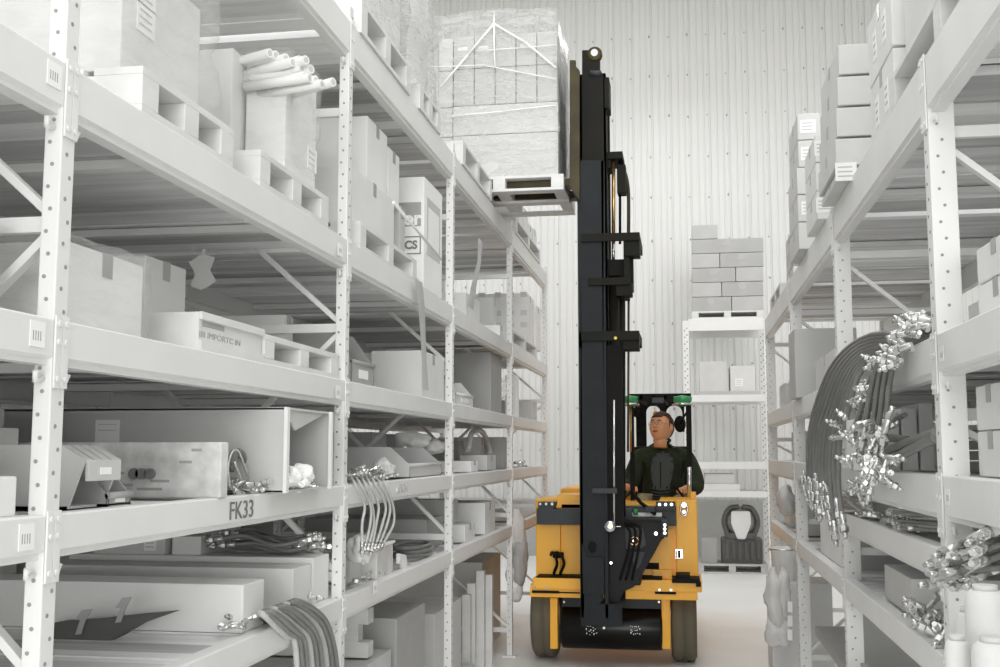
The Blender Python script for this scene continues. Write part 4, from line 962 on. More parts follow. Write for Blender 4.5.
# bin with goods on level 1 right
Z1r = RV['1'][1]
carton('storage_tote', 'mid grey tote under the beam on the low right shelf', .80, 1.3, 4.25, 4.8, Z1r, zat(579, .80, 4.25), m='plastic_g', cat='storage bin', flap=False)
pile(30, (.75, .90), (3.52, 4.15), (Z1r, Z1r + .09), 're', 'round dull fitting heaped along the edge of the low right shelf', 'fittings heaped on the low right shelf', sc=1.5, seed=22, tilt=.8)
t = thing('parts_tray', 'pale sloping tray full of bright ends right of the first right upright', 'tray', (.98, 3.25, 1.0))
b = MB(); A = onX(944, 620, .78); Bp = onX(976, 597, .80)
b.prism([(A.x - .005, .985), (A.x + .22, 1.03), (A.x + .22, 1.075), (A.x + .20, 1.075), (A.x + .19, 1.04), (A.x - .005, 1.0)], 'y', 3.02, 3.36); b.build('tray', 'card_l', t)
b = MB(); b.box(A.x - .01, A.x + .23, 3.0, 3.02, .90, 1.035, .004); b.build('tray_end', 'rack_r', t)
pile(24, (A.x, A.x + .2), (3.0, 3.35), (1.02, 1.07), 'rf', 'long bright hose end lying in the sloping tray', 'bright ends in the sloping tray', sc=1.2, seed=23, heading=3.0)
# bright bunch at right, above the tray: short hoses with shiny ends pointing to the camera
for k in range(40):
    u = rr.random(); px = 945 + 55 * u; py = 572 - 26 * u + rr.uniform(-22, 22); Y = 3.0 + rr.uniform(-.1, .25)
    p = at(px, py, Y); q = p + Vector((rr.uniform(.10, .2), rr.uniform(.05, .25), rr.uniform(-.01, .07)))
    hose([p, (p + q) / 2, q], .009, 'short dark hose with a shiny end in the spray at the lower right', 'shiny hose ends at the lower right', 'hose', (1, 0), 1.0)
# pale canisters, lower right
for k, (px, py, Y, r_) in enumerate(((985, 590, 2.70, .045), (1003, 600, 2.92, .045), (968, 612, 2.85, .030), (993, 642, 2.55, .045), (957, 640, 2.64, .028))):
    p = at(px, py, Y); z0_ = .862; h_ = p.z - z0_
    b = MB(); b.lathe((p.x, Y, z0_), [(r_ * .98, 0), (r_, .008), (r_, h_ * .45), (r_ * 1.04, h_ * .47), (r_, h_ * .49), (r_, h_ - .03), (r_ * .9, h_ - .008), (r_ * .7, h_)], 24); o = solo(b, 'canister', 'card', ('tall pale canister nearest the frame in the lower right corner', 'pale canister cut by the right edge', 'slim pale canister left of the tallest', 'stout pale canister at the bottom right', 'slim pale canister nearest the first right upright')[k], 'canister', (p.x, Y, z0_))
    b = MB(); b.cyl((0, 0, h_), (0, 0, h_ + .012), r_ * .6, seg=16); b.build('cap', 'card_m', o, world=False)
b = MB(); b.box(.58, 1.25, 2.42, 3.12, .83, .86); b.box(.62, 1.2, 2.46, 3.08, .3, .33)
for X in (.62, 1.2):
    for y_ in (2.46, 3.05): b.box(X - .02, X + .02, y_, y_ + .04, 0, .84)
solo(b, 'low_bench', 'rack_r', 'low shelf bench carrying the pale canisters at the lower right', 'bench', (.9, 2.77, 0))
# low level under right rack
carton('carton', 'pale carton with a dark handle slot under the low right beam', .80, 1.3, 4.3, 5.0, .18, .62, m='card_l', lab=[('-x', .2, .5, .05, .1)])
b = MB(); b.box(.78, 1.7, 3.9, 5.3, .1, .18, .004); solo(b, 'floor_platform', 'rack_r', 'pale platform under the low right beam', 'platform', (1.2, 4.6, .1))
b = MB(); p = onX(863, 655, .79); b.box(.775, .79, p.y - .3, p.y - .05, .42, .62, .02); solo(b, 'dark_case', 'plastic_d', 'dark handled case in front of the pale low carton', 'case', (.79, p.y, .42))
# bay three right: dark hanging panel, bucket, bags
b = MB(); b.box(.80, 1.5, 5.9, 5.93, .45, 1.28, .004); solo(b, 'metal_sheet', 'plastic_d', 'large dark streaked panel standing left of the second right upright', 'panel', (1.15, 5.92, .45))
b = MB(); b.box(.82, 1.5, 5.85, 7.6, .38, .44, .004); solo(b, 'shelf_slab', 'plastic_d', 'dark slab shelf low behind the second right upright', 'shelf', (1.15, 6.7, .38))
for k, (z0_, h_, m_, lb) in enumerate(((RV['2'][1], .16, 'card', 'pale carton behind the dark hoses at eye level'), (RV['3'][1], .2, 'card_m', 'grey carton above eye level beyond the second right upright'), (RV['1'][1], .22, 'card_l', 'pale carton on the low shelf of the third right bay'))):
    carton('carton', lb, .79, 1.3, 6.0, 6.9, z0_, z0_ + h_, m=m_)
t = thing('bucket', 'white bucket with a rolled rim beyond the third right upright', 'bucket', (.86, 8.35, .55))
cx = at(785, 560, 8.35); b = MB(); b.lathe((cx.x, 8.35, cx.z - .14), [(.085, 0), (.10, .2), (.112, .21), (.112, .23), (.1, .23), (.095, .2), (.08, .02)], 22); t.location = (cx.x, 8.35, cx.z - .14); b.build('pail', 'paper', t)
b = MB(); b.ring((cx.x, 8.35, cx.z + .08), .112, .006, (0, 0, 1)); b.build('rim', 'zinc', t)
b = MB(); b.box(cx.x - .12, cx.x + .3, 8.15, 8.6, 0, cx.z - .14, .01); solo(b, 'small_crate', 'card', 'pale crate under the white bucket', 'crate', (cx.x, 8.35, 0))
for k, (px, py, r_, m_, lb) in enumerate(((774, 600, .13, 'bag', 'long clear bag hanging into the aisle beyond the third right upright'), (783, 595, .11, 'bag', 'crumpled film roll beside the long clear bag'), (779, 632, .11, 'card', 'grey sack slumped under the clear bags'), (787, 500, .1, 'card_m', 'grey sack on the low shelf above the white bucket'))):
    Y = 7.95 if k < 3 else 8.6; p = at(px, py, Y); crumple((p.x, Y, max(p.z, r_ * 1.3)), r_, (.45, .6, 1.7) if k < 2 else (.7, .8, 1), lb, m_, 'hanging_bag', 'bag', seed=60 + k, amp=.45)
for k in range(3):
    Y = 7.55; p = at(790.5, 607 + k * 14, Y); b = MB(); b.box(p.x - .018, p.x + .012, Y - .01, Y + .005, p.z - .034, p.z + .034, .003); solo(b, 'reflector_tape', 'paper', ('upper', 'middle', 'lower')[k] + ' white marker strip low on the third right upright', 'marker strip', (p.x, Y, p.z - .036))
# things on bay four right for depth
for k, (z0_, y_) in enumerate(((RV['1'][1], 8.2), (RV['2'][1], 8.3), (RV['3'][1], 8.4), (RV['1'][1], 9.2), (RV['3'][1], 9.3))):
    carton('carton', ('low', 'eye-level', 'high', 'low far', 'high far')[k] + ' plain carton in the farthest right bay', .82, 1.4, y_, y_ + .55, z0_, z0_ + .22, m=('card_m', 'card')[k % 2])
# ------------------------------------------------------------------ the truck
T = thing('forklift', 'yellow narrow aisle forklift with a tall black mast raised in the aisle', 'forklift', (-.55, 9.3, 0))
def pbox(b, px0, px1, py0, py1, Y, d, bev=.004):
    a = at(px0, py1, Y); c = at(px1, py0, Y); b.box(a.x, c.x, Y, Y + d, a.z, c.z, bev)
def poly(b, pts, Y, d, bev=0):
    b.prism([(at(px, py, Y).x, at(px, py, Y).z) for px, py in pts], 'y', Y, Y + d, bev)
def part(fn, name, m, parent=T, label=None):
    b = MB(); fn(b); o = b.build(name, m, parent)
    if label: o['label'] = label
    return o
YF = 8.4
# tyres
for s_, (pa, pb_) in (('l', (530.5, 555)), ('r', (671, 697))):
    xa_, xb_ = at(pa, 630, 8.4).x, at(pb_, 630, 8.4).x; b = MB(); w_ = xb_ - xa_; r_ = .315
    b.lathe((xa_, 8.66, r_), [(.14, .03), (.2, .012), (r_ - .035, .0), (r_ - .006, .018), (r_, .04), (r_, w_ * .47), (r_ - .008, w_ * .485), (r_ - .008, w_ * .515), (r_, w_ * .53), (r_, w_ - .04), (r_ - .006, w_ - .018), (r_ - .035, w_), (.2, w_ - .012), (.14, w_ - .03)], 48, (1, 0, 0))
    o = b.build('tyre', 'tyre', T)
    b = MB(); b.cyl((xa_ + .01, 8.66, r_), (xb_ - .01, 8.66, r_), .15, seg=24); b.build('wheel_hub', 'yel', o)
# chassis
def chassis(b):
    a = at(536, 578, YF); c = at(697, 500, YF)
    b.box(a.x, at(560, 500, YF).x, YF, YF + .6, a.z, c.z, .012)
    b.box(at(560, 500, YF).x, at(662, 500, YF).x, YF + .02, YF + .6, a.z, at(600, 503.5, YF).z, .01)
    b.box(at(659, 500, YF).x, c.x, YF - .01, YF + .55, a.z, c.z, .014)
    b.box(a.x + .02, c.x - .02, YF + .5, 10.9, .34, .78, .03)         # floor of the operator bay
    b.box(a.x + .02, a.x + .22, YF + .5, 10.9, .7, 1.12, .03)
    b.box(c.x - .1, c.x - .0, YF + .5, 10.9, .7, 1.12, .03)
    b.box(a.x, c.x, 10.0, 11.0, .3, 1.25, .06)                         # counterweight
part(chassis, 'chassis', 'yel')
part(lambda b: pbox(b, 557, 581, 494.5, 512, YF + .02, .3, .008), 'raised_cover', 'yel')
part(lambda b: (pbox(b, 533, 702, 581, 589, 8.18, .5, .006), pbox(b, 530, 697.5, 588, 597, 8.2, .5, .008)), 'axle_beam', 'yel')
part(lambda b: (pbox(b, 536, 582, 577.5, 581.5, 8.2, .3, .002), pbox(b, 634, 662, 577.5, 581.5, 8.2, .3, .002)), 'gap_shade_strip', 'blk_m')  # black slabs stand in for the shade between chassis and axle beam
part(lambda b: (pbox(b, 532, 559, 591, 593, 8.185, .01, 0), pbox(b, 559, 580, 592.4, 593.2, 8.185, .01, 0), pbox(b, 655, 676, 592, 594, 8.185, .02, 0)), 'slot_plate', 'blk_m')
for px in (554, 666.5):
    part(lambda b: pbox(b, px - (4 if px < 600 else 4.5), px + 3.5, 598, 649, 8.3, .1, .01), 'drum_bracket', 'yel')
def drum(b):
    pbox(b, 561.5, 663, 598, 628, 8.36, .1, .006)
    a = at(561.5, 640, 8.36); c = at(663, 640, 8.36); zc = at(600, 628, 8.36).z
    b.lathe((a.x, 8.42, zc), [(.10, 0), (.155, .004), (.16, .02), (.16, c.x - a.x - .02), (.155, c.x - a.x - .004), (.1, c.x - a.x)], 40, (1, 0, 0))
part(drum, 'drive_drum', 'blk')
def scuffs(b):
    for px, wd in ((590, .035), (634, .035)):
        for k in range(5):
            for q in range(3):
                p = at(px - 4 + k * 2.2 + q * .6, 626 + q * 3.6 + (k % 2), 8.252 + q * .001); b.sph((p.x + R.uniform(-.004, .004), p.y + .003, p.z + R.uniform(-.006, .006)), .0055, (1, .4, R.uniform(.6, 1.6)), 8)
    p = at(604, 628, 8.255); b.cyl(p, p + Vector((0, .01, 0)), .01, seg=10)
part(scuffs, 'bare_metal_marks', 'chrome')
for px, py in ((564, 602), (659, 602), (540, 504), (546, 504), (552, 504), (659.5, 504.5), (665.5, 504.5), (671.5, 504.5), (535, 588), (546, 588), (659.5, 590), (671, 590)):
    Y = 8.17 if 580 < py < 595 else 8.35 if py > 595 else 8.18
    def bolt(b):
        p = at(px, py, Y); b.cyl(p, p + Vector((0, .03, 0)), .0105 if py < 599 else .008, seg=12)
    part(bolt, 'bolt', 'chrome')
part(lambda b: (pbox(b, 536.5, 582, 509, 524.5, 8.24, .16, .004), poly(b, [(538, 502), (556, 502), (554, 509), (538, 509)], 8.24, .1)), 'traverse_rail', 'bar')
part(lambda b: (pbox(b, 622, 676, 507, 525.5, 8.24, .16, .004), pbox(b, 656, 675, 502, 510, 8.2, .1, .003)), 'traverse_rail', 'bar')
part(lambda b: pbox(b, 676.5, 697, 500, 576, YF - .03, .04, .01), 'side_cover', 'yel')
part(lambda b: poly(b, [(664, 529), (672, 529), (672, 576), (640, 576), (640, 568), (654, 548)], YF - .05, .05, .004), 'lower_cover', 'yel')
part(lambda b: (pbox(b, 672, 700, 579, 583, 8.14, .2, .003), pbox(b, 676, 690, 575, 581, 8.16, .2, .003), pbox(b, 696, 701, 582, 587, 8.14, .1, .006)), 'latch_rail', 'blk_m')
part(lambda b: pbox(b, 636, 659, 563, 569, 8.34, .04, .003), 'step_bracket', 'blk_m')
part(lambda b: pbox(b, 653, 672, 570, 582, 8.3, .08, .004), 'step_block', 'yel')
def padlock(b):
    p = at(679, 554, YF - .035); b.box(p.x - .03, p.x + .03, p.y, p.y + .01, p.z - .035, p.z + .035, .003)
o = part(padlock, 'latch_plate', 'chrome')
def plo(b):
    p = at(679, 554, YF - .04); b.box(p.x - .008, p.x + .01, p.y, p.y + .01, p.z - .028, p.z + .025, .003); b.box(p.x - .024, p.x - .016, p.y, p.y + .01, p.z - .028, p.z + .025)
part(plo, 'latch_pin', 'blk_m', o)
def hook(b):
    p = at(684, 509, YF - .06); b.ring(p, .032, .006, (0, -1, 0), sc=(.8, 1.5)); b.cyl(p + Vector((0, -.02, .03)), p + Vector((0, .02, .03)), .018, seg=14); b.cyl(p + Vector((0, -.02, -.02)), p + Vector((0, .02, -.02)), .012, seg=14)
part(hook, 'tie_hook', 'chrome')
def hoses(b):
    for k, px in enumerate((556, 560)):
        P = [at(px - 5, 555, 8.33), at(px - 4, 552.5, 8.28), at(px - 1 + k * 2, 555, 8.26), at(px + 1 + k * 3, 564, 8.28), at(px - 2 + k * 2.5, 573, 8.33), at(px - 1 + k * 2, 578, 8.36)]
        b.tube(spline(P), .011, 8)
    p = at(553, 555, 8.34); b.cyl(p, p + Vector((.08, 0, 0)), .022, seg=12)
part(hoses, 'hydraulic_hoses', 'blk_m')
# ---- mast
YM = 7.72; MD = .56
def chan(b, pa, pb_, pt, pbm, web=.02, Y=YM, D=MD):
    """two facing C-channels seen from the side, one near and one far"""
    a = at(pa, pbm, Y); c = at(pb_, pt, Y)
    for y0_, y1_ in ((Y, Y + .09), (Y + D - .09, Y + D)):
        b.box(a.x, c.x, y0_ if y0_ == Y else y1_ - web, (y0_ + web) if y0_ == Y else y1_, a.z, c.z, .003)
        for x_ in (a.x, c.x - .02): b.box(x_, x_ + .02, y0_, y1_, a.z, c.z, .003)
def outer(b):
    poly(b, [(580.5, 160), (604, 160), (604, 470), (605, 536), (603, 600), (599, 604), (622, 604), (622, 626), (581, 626), (581, 604), (580, 545)], YM, .03, .003)
    a = at(580.5, 618, YM); c = at(604, 160, YM)
    for x_ in (a.x, c.x - .025): b.box(x_, x_ + .025, YM, YM + .1, a.z, c.z, .003)
    b.box(a.x, c.x, YM + MD - .03, YM + MD, a.z, c.z, .003)
    for x_ in (a.x, c.x - .025): b.box(x_, x_ + .025, YM + MD - .1, YM + MD, a.z, c.z, .003)
    for py in (603, 340, 170): p = at(590, py, YM); b.box(a.x, a.x + .03, YM, YM + MD, p.z - .06, p.z + .06, .004)
part(outer, 'outer_mast', 'mast_lo')
def lowfoot(b):
    poly(b, [(581.5, 543), (588, 557), (601, 557), (604, 562), (604, 594), (583, 594), (582, 560)], YM - .02, .02, .003)
part(lowfoot, 'mast_foot_plate', 'mast_lo')
def dhole(b):
    p = at(592.2, 547, YM - .004); b.ring(p, .026, .0045, (0, -1, 0), sc=(.9, 1.35), seg=20); b.box(p.x + .02, p.x + .027, p.y - .003, p.y + .004, p.z - .03, p.z + .03)
    b.cyl(p, p + Vector((0, .003, 0)), .025, seg=20)
part(dhole, 'lifting_eye_hole', 'blk_m')
def midm(b):
    chan(b, 582, 605.5, 73, 420, Y=YM + .06, D=MD - .12); a = at(582, 250, YM + .06); c = at(605.5, 73, YM + .06)
    b.box(a.x + .01, c.x - .01, YM + .065, YM + MD - .07, a.z - .9, c.z - .02, .004)
part(midm, 'middle_mast', 'mast')
def inner(b):
    poly(b, [(582, 50), (600, 50), (600, 86), (605, 90), (605, 96), (582, 100)], YM + .1, .03, .003); poly(b, [(582, 50), (600, 50), (600, 100), (582, 100)], YM + .4, .03, .003)
    pbox(b, 583, 602, 72, 155, YM + .09, MD - .18, .004)
part(inner, 'inner_mast', 'mast')
def crown(b):
    pbox(b, 604.5, 609, 77, 108, YM + .05, .2, .004)
part(crown, 'guide_strip', 'mast')
def pulley(b):
    p = at(594.3, 52.5, YM + .07); b.lathe(p + Vector((0, .02, 0)), [(.022, .0), (.05, .0), (.055, .008), (.047, .02), (.047, .03), (.055, .04), (.055, .05), (.02, .05)], 28, (0, 1, 0))
o = part(pulley, 'chain_pulley', 'olive')
part(lambda b: b.cyl(at(594.3, 52.5, YM + .075), at(594.3, 52.5, YM + .13), .026, seg=20), 'pulley_pin', 'chrome', o)
part(lambda b: (b.cyl(at(590, 73.5, YM + .06), at(601, 73.5, YM + .06), .022, seg=14)), 'cross_shaft', 'bar')
# rear cylinders, rods, cross ties
Yc = 8.0
part(lambda b: (pbox(b, 604, 622.5, 151, 159, Yc - .12, .3, .006), pbox(b, 606, 611, 157, 168, Yc - .1, .2, .004)), 'cylinder_head', 'mast')
part(lambda b: b.cyl(at(613.5, 244, Yc - .05), at(613.5, 157, Yc - .05), .014, seg=14), 'lift_rod', 'brass')
part(lambda b: b.cyl(at(620, 244, Yc + .03), at(620, 157, Yc + .03), .010, seg=12), 'lift_rod', 'mast')
part(lambda b: (pbox(b, 617, 625.5, 164, 193, Yc - .06, .12, .006), b.cyl(at(621, 164, Yc), at(621, 158, Yc), .02, seg=10)), 'valve_block', 'mast')
part(lambda b: b.tube(spline([at(622, 168, Yc + .06), at(626, 176, Yc + .06), at(628.5, 195, Yc + .06), at(628.5, 244, Yc + .06)]), .013, 8), 'mast_hose', 'olive')
def tie(b, pt, pb_, pr, drop=0, pl=581):
    pbox(b, pl, pr, pt, pb_, YM - .02, .02, .003); pbox(b, pl, pr, pt, pb_, YM + MD, .02, .003); pbox(b, pr - 3, pr, pt, pb_, YM, MD, .003)
    if drop: pbox(b, pr - 16, pr, pt + 1, pb_ + drop, YM + .0, .16, .008)
part(lambda b: tie(b, 232, 242, 639.5, 14), 'mast_crosstie', 'mast')
part(lambda b: (tie(b, 277, 285.5, 629, 0, 588), pbox(b, 616, 632, 282, 296, YM, .12, .006)), 'mast_crosstie', 'mast')
part(lambda b: tie(b, 330.5, 341, 639, 9), 'mast_crosstie', 'mast')
part(lambda b: b.cyl(at(615.5, 338, YM - .03), at(615.5, 338, YM), .011, seg=12), 'yellow_cap', 'yeldot')
def cyls(b):
    b.cyl(at(613, 600, Yc), at(613, 262, Yc), .047, seg=20); b.cyl(at(620, 600, Yc + .09), at(620, 285, Yc + .09), .04, seg=20)
    pbox(b, 606, 625, 259, 276, Yc - .07, .16, .006)
part(cyls, 'lift_cylinder', 'mast')
part(lambda b: b.cyl(at(613.4, 262, Yc - .02), at(613.4, 243, Yc - .02), .012, seg=12), 'chrome_rod', 'chrome')
part(lambda b: (b.cyl(at(614, 525, YM + .0), at(614, 400, YM + .0), .008, seg=10)), 'silver_rod', 'chrome')
part(lambda b: (pbox(b, 606, 622, 345, 526, YM + .05, .03, 0),), 'inner_channel_web', 'blk_m')
part(lambda b: (pbox(b, 624, 629, 236, 300, YM + .02, .06, .003), pbox(b, 628, 633, 240, 292, YM + .1, .05, .003)), 'chain_anchor', 'mast')
part(lambda b: b.tube([at(628.5, 250, YM + .1), at(628.6, 300, YM + .1), at(628.3, 395, YM + .1), at(628, 452, YM + .1)], .008, 8), 'control_cable', 'olive')
part(lambda b: (pbox(b, 592, 617, 488.5, 493.5, YM - .025, .03, .004)), 'rod_clamp', 'bar')
# ---- carriage and forks (turned to the left)
Xc = at(563, 130, YM).x
def backrest(b):
    poly(b, [(569.5, 60), (575.5, 60), (575.5, 66), (579.5, 70), (579.5, 200), (570, 187), (569.5, 187)], YM - .02, .04, .003)
    poly(b, [(569.5, 60), (575.5, 60), (575.5, 66), (579.5, 70), (579.5, 200), (570, 187), (569.5, 187)], YM + MD - .02, .04, .003)
    a = at(570, 187, YM); c = at(576, 64, YM)
    for k in range(4):
        y_ = YM + .06 + k * .12; b.box(a.x, a.x + .03, y_, y_ + .03, a.z, c.z, .003)
    for z_ in (c.z - .05, (a.z + c.z) / 2, a.z + .03): b.box(a.x + .003, a.x + .055, YM + .005, YM + MD - .005, z_ - .03, z_ + .03, .004)
part(backrest, 'load_backrest', 'olive')
zfk = at(520, 185, 7.82).z
for k, Y in enumerate((7.76, 8.14)):
    def fork(b):
        xh = at(577.5, 190, YM).x; xt = -1.42
        b.prism([(xt, zfk - .02), (xt + .02, zfk + .005), (xh - .03, zfk + .022), (xh - .03, zfk + .35), (xh + .012, zfk + .35), (xh + .012, zfk - .02), (xh - .0, zfk - .035), (xt + .3, zfk - .034)], 'y', Y, Y + .13, .004)
    part(fork, 'fork', 'olive')
# ---- pivot frame at the foot of the mast
def pivot(b):
    poly(b, [(604, 530), (612, 527), (625, 517), (667, 521), (667, 535), (661, 541), (640, 579), (634, 587), (623, 592), (619, 604), (604, 600)], 7.9, .05, .006)
    poly(b, [(606, 532), (626, 522), (663, 524), (660, 540), (640, 577), (622, 590), (606, 598)], 8.25, .05, .006)
    pbox(b, 606, 640, 540, 585, 7.92, .34, .01)
    pbox(b, 624, 664, 519, 524, 7.9, .4, .006)
part(pivot, 'pivot_frame', 'pivot')
part(lambda b: (poly(b, [(625, 528), (643, 528), (646, 545), (640, 549), (626, 549)], 7.88, .02, .004), poly(b, [(631, 552), (645, 552), (640, 566), (635, 571)], 7.885, .015, .004)), 'cast_boss', 'bar')
part(lambda b: b.ring(at(634, 541, 7.87), .026, .009, (0, -1, 0), sc=(1.3, 1)), 'pivot_bearing', 'brass')
part(lambda b: [b.cyl(at(px, py, 7.87), at(px, py, 7.9), r_, seg=12) for px, py, r_ in ((656, 533.5, .012), (634, 541, .009), (611, 563, .009))], 'pivot_bolts', 'chrome')
part(lambda b: (pbox(b, 662, 667.5, 520, 537, 7.86, .06, .005)), 'hinge_block', 'bar')
part(lambda b: [b.cyl(at(664.7, py, 7.85), at(664.7, py, 7.87), .01, seg=10) for py in (525, 529, 533)], 'hinge_screws', 'chrome')
part(lambda b: (b.lathe(at(609.8, 526.5, YM - .04), [(.012, 0), (.035, 0), (.038, .006), (.038, .05), (.01, .05)], 24, (0, 1, 0)),), 'pin_bush', 'chrome')
part(lambda b: (b.cyl(at(609.8, 526.5, YM - .05), at(609.8, 526.5, YM - .038), .012, seg=14),), 'pin_centre', 'brass')
part(lambda b: (pbox(b, 616, 621, 523, 527, 7.8, .05, .004), b.cyl(at(612, 527, 7.8), at(622, 521, 7.8), .012, seg=10)), 'tilt_link', 'chrome')
part(lambda b: (b.box(at(620, 515, 8.2).x, at(662, 515, 8.2).x, 8.15, 8.35, at(620, 516, 8.2).z, at(620, 512.5, 8.2).z, .004),), 'top_bracket', 'wood')
part(lambda b: (pbox(b, 620, 632, 509, 521, 8.1, .1, .006), pbox(b, 645, 655, 507, 512, 8.1, .1, .004)), 'valve_body', 'bar')
part(lambda b: b.cyl(at(635.5, 515, 8.1), at(635.5, 509, 8.1), .018, seg=12), 'green_connector', 'green')
part(lambda b: (b.tube([at(632, 492, 8.3), at(641, 503, 8.2), at(655, 514, 8.1)], .014, 8)), 'steering_hose', 'blk_m')
part(lambda b: [b.tube(spline([at(622 + 3 * k, 523, 7.9), at(630 + 5 * k, 532 - 2 * k, 7.84), at(628 + 5 * k, 552, 7.83), at(620 + 6 * k, 580, 7.88)]), .009, 8) for k in range(3)], 'pivot_hoses', 'blk_m')
part(lambda b: (b.tube(spline([at(622, 524, 8.0), at(622, 508, 8.2), at(624, 498, 8.4), at(630, 492, 8.6)]), .016, 8)), 'steering_hose', 'blk_m')
# ---- cab
Yg = 8.95; Yr = 10.15
def guard(b):
    L, Rr = at(629.5, 420, Yg).x, at(690, 420, Yg).x; zt_ = at(660, 393.5, Yg).z; zl = 1.1
    b.box(Rr - .03, Rr + .012, Yg, Yg + .05, 1.1, zt_, .006)
    b.box(L - .0, L + .035, Yg, Yg + .05, 1.1, zt_, .006)
    for x_ in (L, Rr - .03): b.box(x_, x_ + .04, Yr, Yr + .05, 1.1, zt_, .006); b.box(x_, x_ + .04, Yg, Yr, zt_ - .07, zt_, .006)
    b.box(L, Rr + .012, Yg, Yg + .06, zt_ - .06, zt_, .008); b.box(L, Rr, Yr, Yr + .05, zt_ - .05, zt_, .008)
    for k in range(4):
        x_ = L + (Rr - L) * (k + 1) / 5; b.box(x_ - .012, x_ + .012, Yg, Yr, zt_ - .05, zt_ - .01, .003)
part(guard, 'overhead_guard', 'blk_m')
part(lambda b: b.cyl(at(689.3, 500, Yg - .02), at(689.3, 467, Yg - .02), .018, seg=14), 'grab_rail', 'chrome')
part(lambda b: b.cyl(at(630.8, 452, Yg - .02), at(630.8, 402, Yg - .02), .009, seg=12), 'guard_edge_tube', 'brass')
# rear plate with two arched windows
def rear(b):
    P = lambda px, py: (at(px, py, Yr).x, at(px, py, Yr).z)
    xs = [639.5, 642.5, 654.5, 660, 674, 677, 686]
    zt_, zb_ = P(660, 397)[1], P(660, 430)[1]
    def arch(c, r, y_base, ytop): return None
    x0_, x1_ = P(631, 0)[0], P(687, 0)[0]; zlow = 1.25
    cuts = [(P(640.5, 0)[0], P(654, 0)[0]), (P(659.5, 0)[0], P(675, 0)[0])]
    ztop_arch = P(660, 405.5)[1]
    def column(a, c, z0_, z1_): b.box(a, c, Yr - .03, Yr, z0_, z1_)
    column(x0_, cuts[0][0], zlow, zt_); column(cuts[0][1], cuts[1][0], zlow, zt_)
    column(cuts[1][1], P(677, 0)[0], P(660, 432)[1], zt_)
    for a, c in cuts:
        r_ = (c - a) / 2; m_ = (a + c) / 2; n = 12; sp = ztop_arch - r_
        pts = [(a, zt_), (a, sp)] + [(m_ - r_ * math.cos(math.pi * k / n), sp + r_ * math.sin(math.pi * k / n)) for k in range(1, n)] + [(c, sp), (c, zt_)]
        # fill above the arch strip by strip
        q = pts[1:-1]
        for u, v in zip(q, q[1:]):
            b.prism([u, v, (v[0], zt_ + .0), (u[0], zt_ + .0)], 'y', Yr - .03, Yr)
    for k in range(3): b.box(x0_, cuts[0][0], Yr - .05, Yr - .03, P(660, 414 + k * 8)[1] - .02, P(660, 414 + k * 8)[1] + .02, .005)
part(rear, 'rear_guard_plate', 'blk_m')
def seat(b):
    c = at(662, 470, 9.95)
    b.box(c.x - .26, c.x + .26, 9.85, 10.0, 1.0, 1.62, .05); b.box(c.x - .26, c.x + .26, 9.45, 9.95, .93, 1.03, .04)
    b.box(c.x - .2, c.x + .2, 9.5, 9.9, .76, .95, .02)
part(seat, 'seat', 'blk_m')
for px, r_ in ((682.5, .075), (629.5, .07)):
    def lamp(b):
        p = at(px, 403, Yg - .03); b.lathe(p + Vector((0, 0, .03)), [(.02, .03), (r_, .02), (r_, .0), (r_ * .95, -.02), (r_ * .6, -.05), (.02, -.06)], 22)
    o = part(lamp, 'work_lamp', 'green', T, 'green glass work lamp')
    part(lambda b: b.ring(at(px, 403, Yg - .03) + Vector((0, 0, -.01)), r_ * 1.0, .01), 'lamp_rim', 'wrap_w' if 0 else 'chrome', o)
part(lambda b: (pbox(b, 652, 664, 397.5, 403, Yg - .04, .05, .004),), 'roof_console', 'bar')
part(lambda b: b.sph(at(655.5, 414, 10.05), .024, (1, 1, 1.2)), 'beacon', 'orange')
part(lambda b: (b.sph(at(636, 412, 9.2), .03, (1, .5, 1.5)), b.sph(at(680, 424, 9.3), .05, (1, .4, 1.4)), b.cyl(at(636, 412, 9.2), at(630, 405, 9.0), .008, seg=8), b.cyl(at(680, 424, 9.3), at(689, 408, 9.0), .008, seg=8)), 'side_mirrors', 'blk_m')
# control pod before the driver
def pod(b):
    P = lambda px, py: (at(px, py, 9.02).x, at(px, py, 9.02).z)
    pts = [P(*q) for q in ((651, 462), (654, 455), (660, 451), (666, 451), (671, 455), (674, 462), (673, 474), (669, 488), (670, 503), (651.5, 503), (653.5, 488), (650.5, 474))]
    b.prism(pts, 'y', 9.02, 9.16, .022)
part(pod, 'control_pod', 'pod')
part(lambda b: [b.tube([at(652.5, 490 + k * 3, 9.01), at(661, 491.5 + k * 3, 8.998), at(669.5, 490 + k * 3, 9.01)], .006, 6) for k in range(4)] + [b.tube([at(660.5, 462, 9.012), at(660.5, 488, 9.012)], .004, 6)], 'pod_ribs', 'blk_m')
for (P0, P1) in (((633, 500), (632.5, 486)), ((684, 498), (676, 487))):
    def lever(b):
        p, q = at(*P0, 9.08), at(*P1, 9.04); b.cyl(p, q, .009, seg=10); b.sph(q, .022, (1, 1, 1.1))
    part(lever, 'control_lever', 'blk_m')
part(lambda b: (b.box(at(622, 505, 9.0).x, at(692, 505, 9.0).x, 8.98, 9.2, at(660, 507, 9.0).z, at(660, 503, 9.0).z, .01)), 'dash_rail', 'yel')
part(lambda b: (pbox(b, 691, 696, 492, 503, 8.6, .1, .008)), 'corner_post', 'yel')

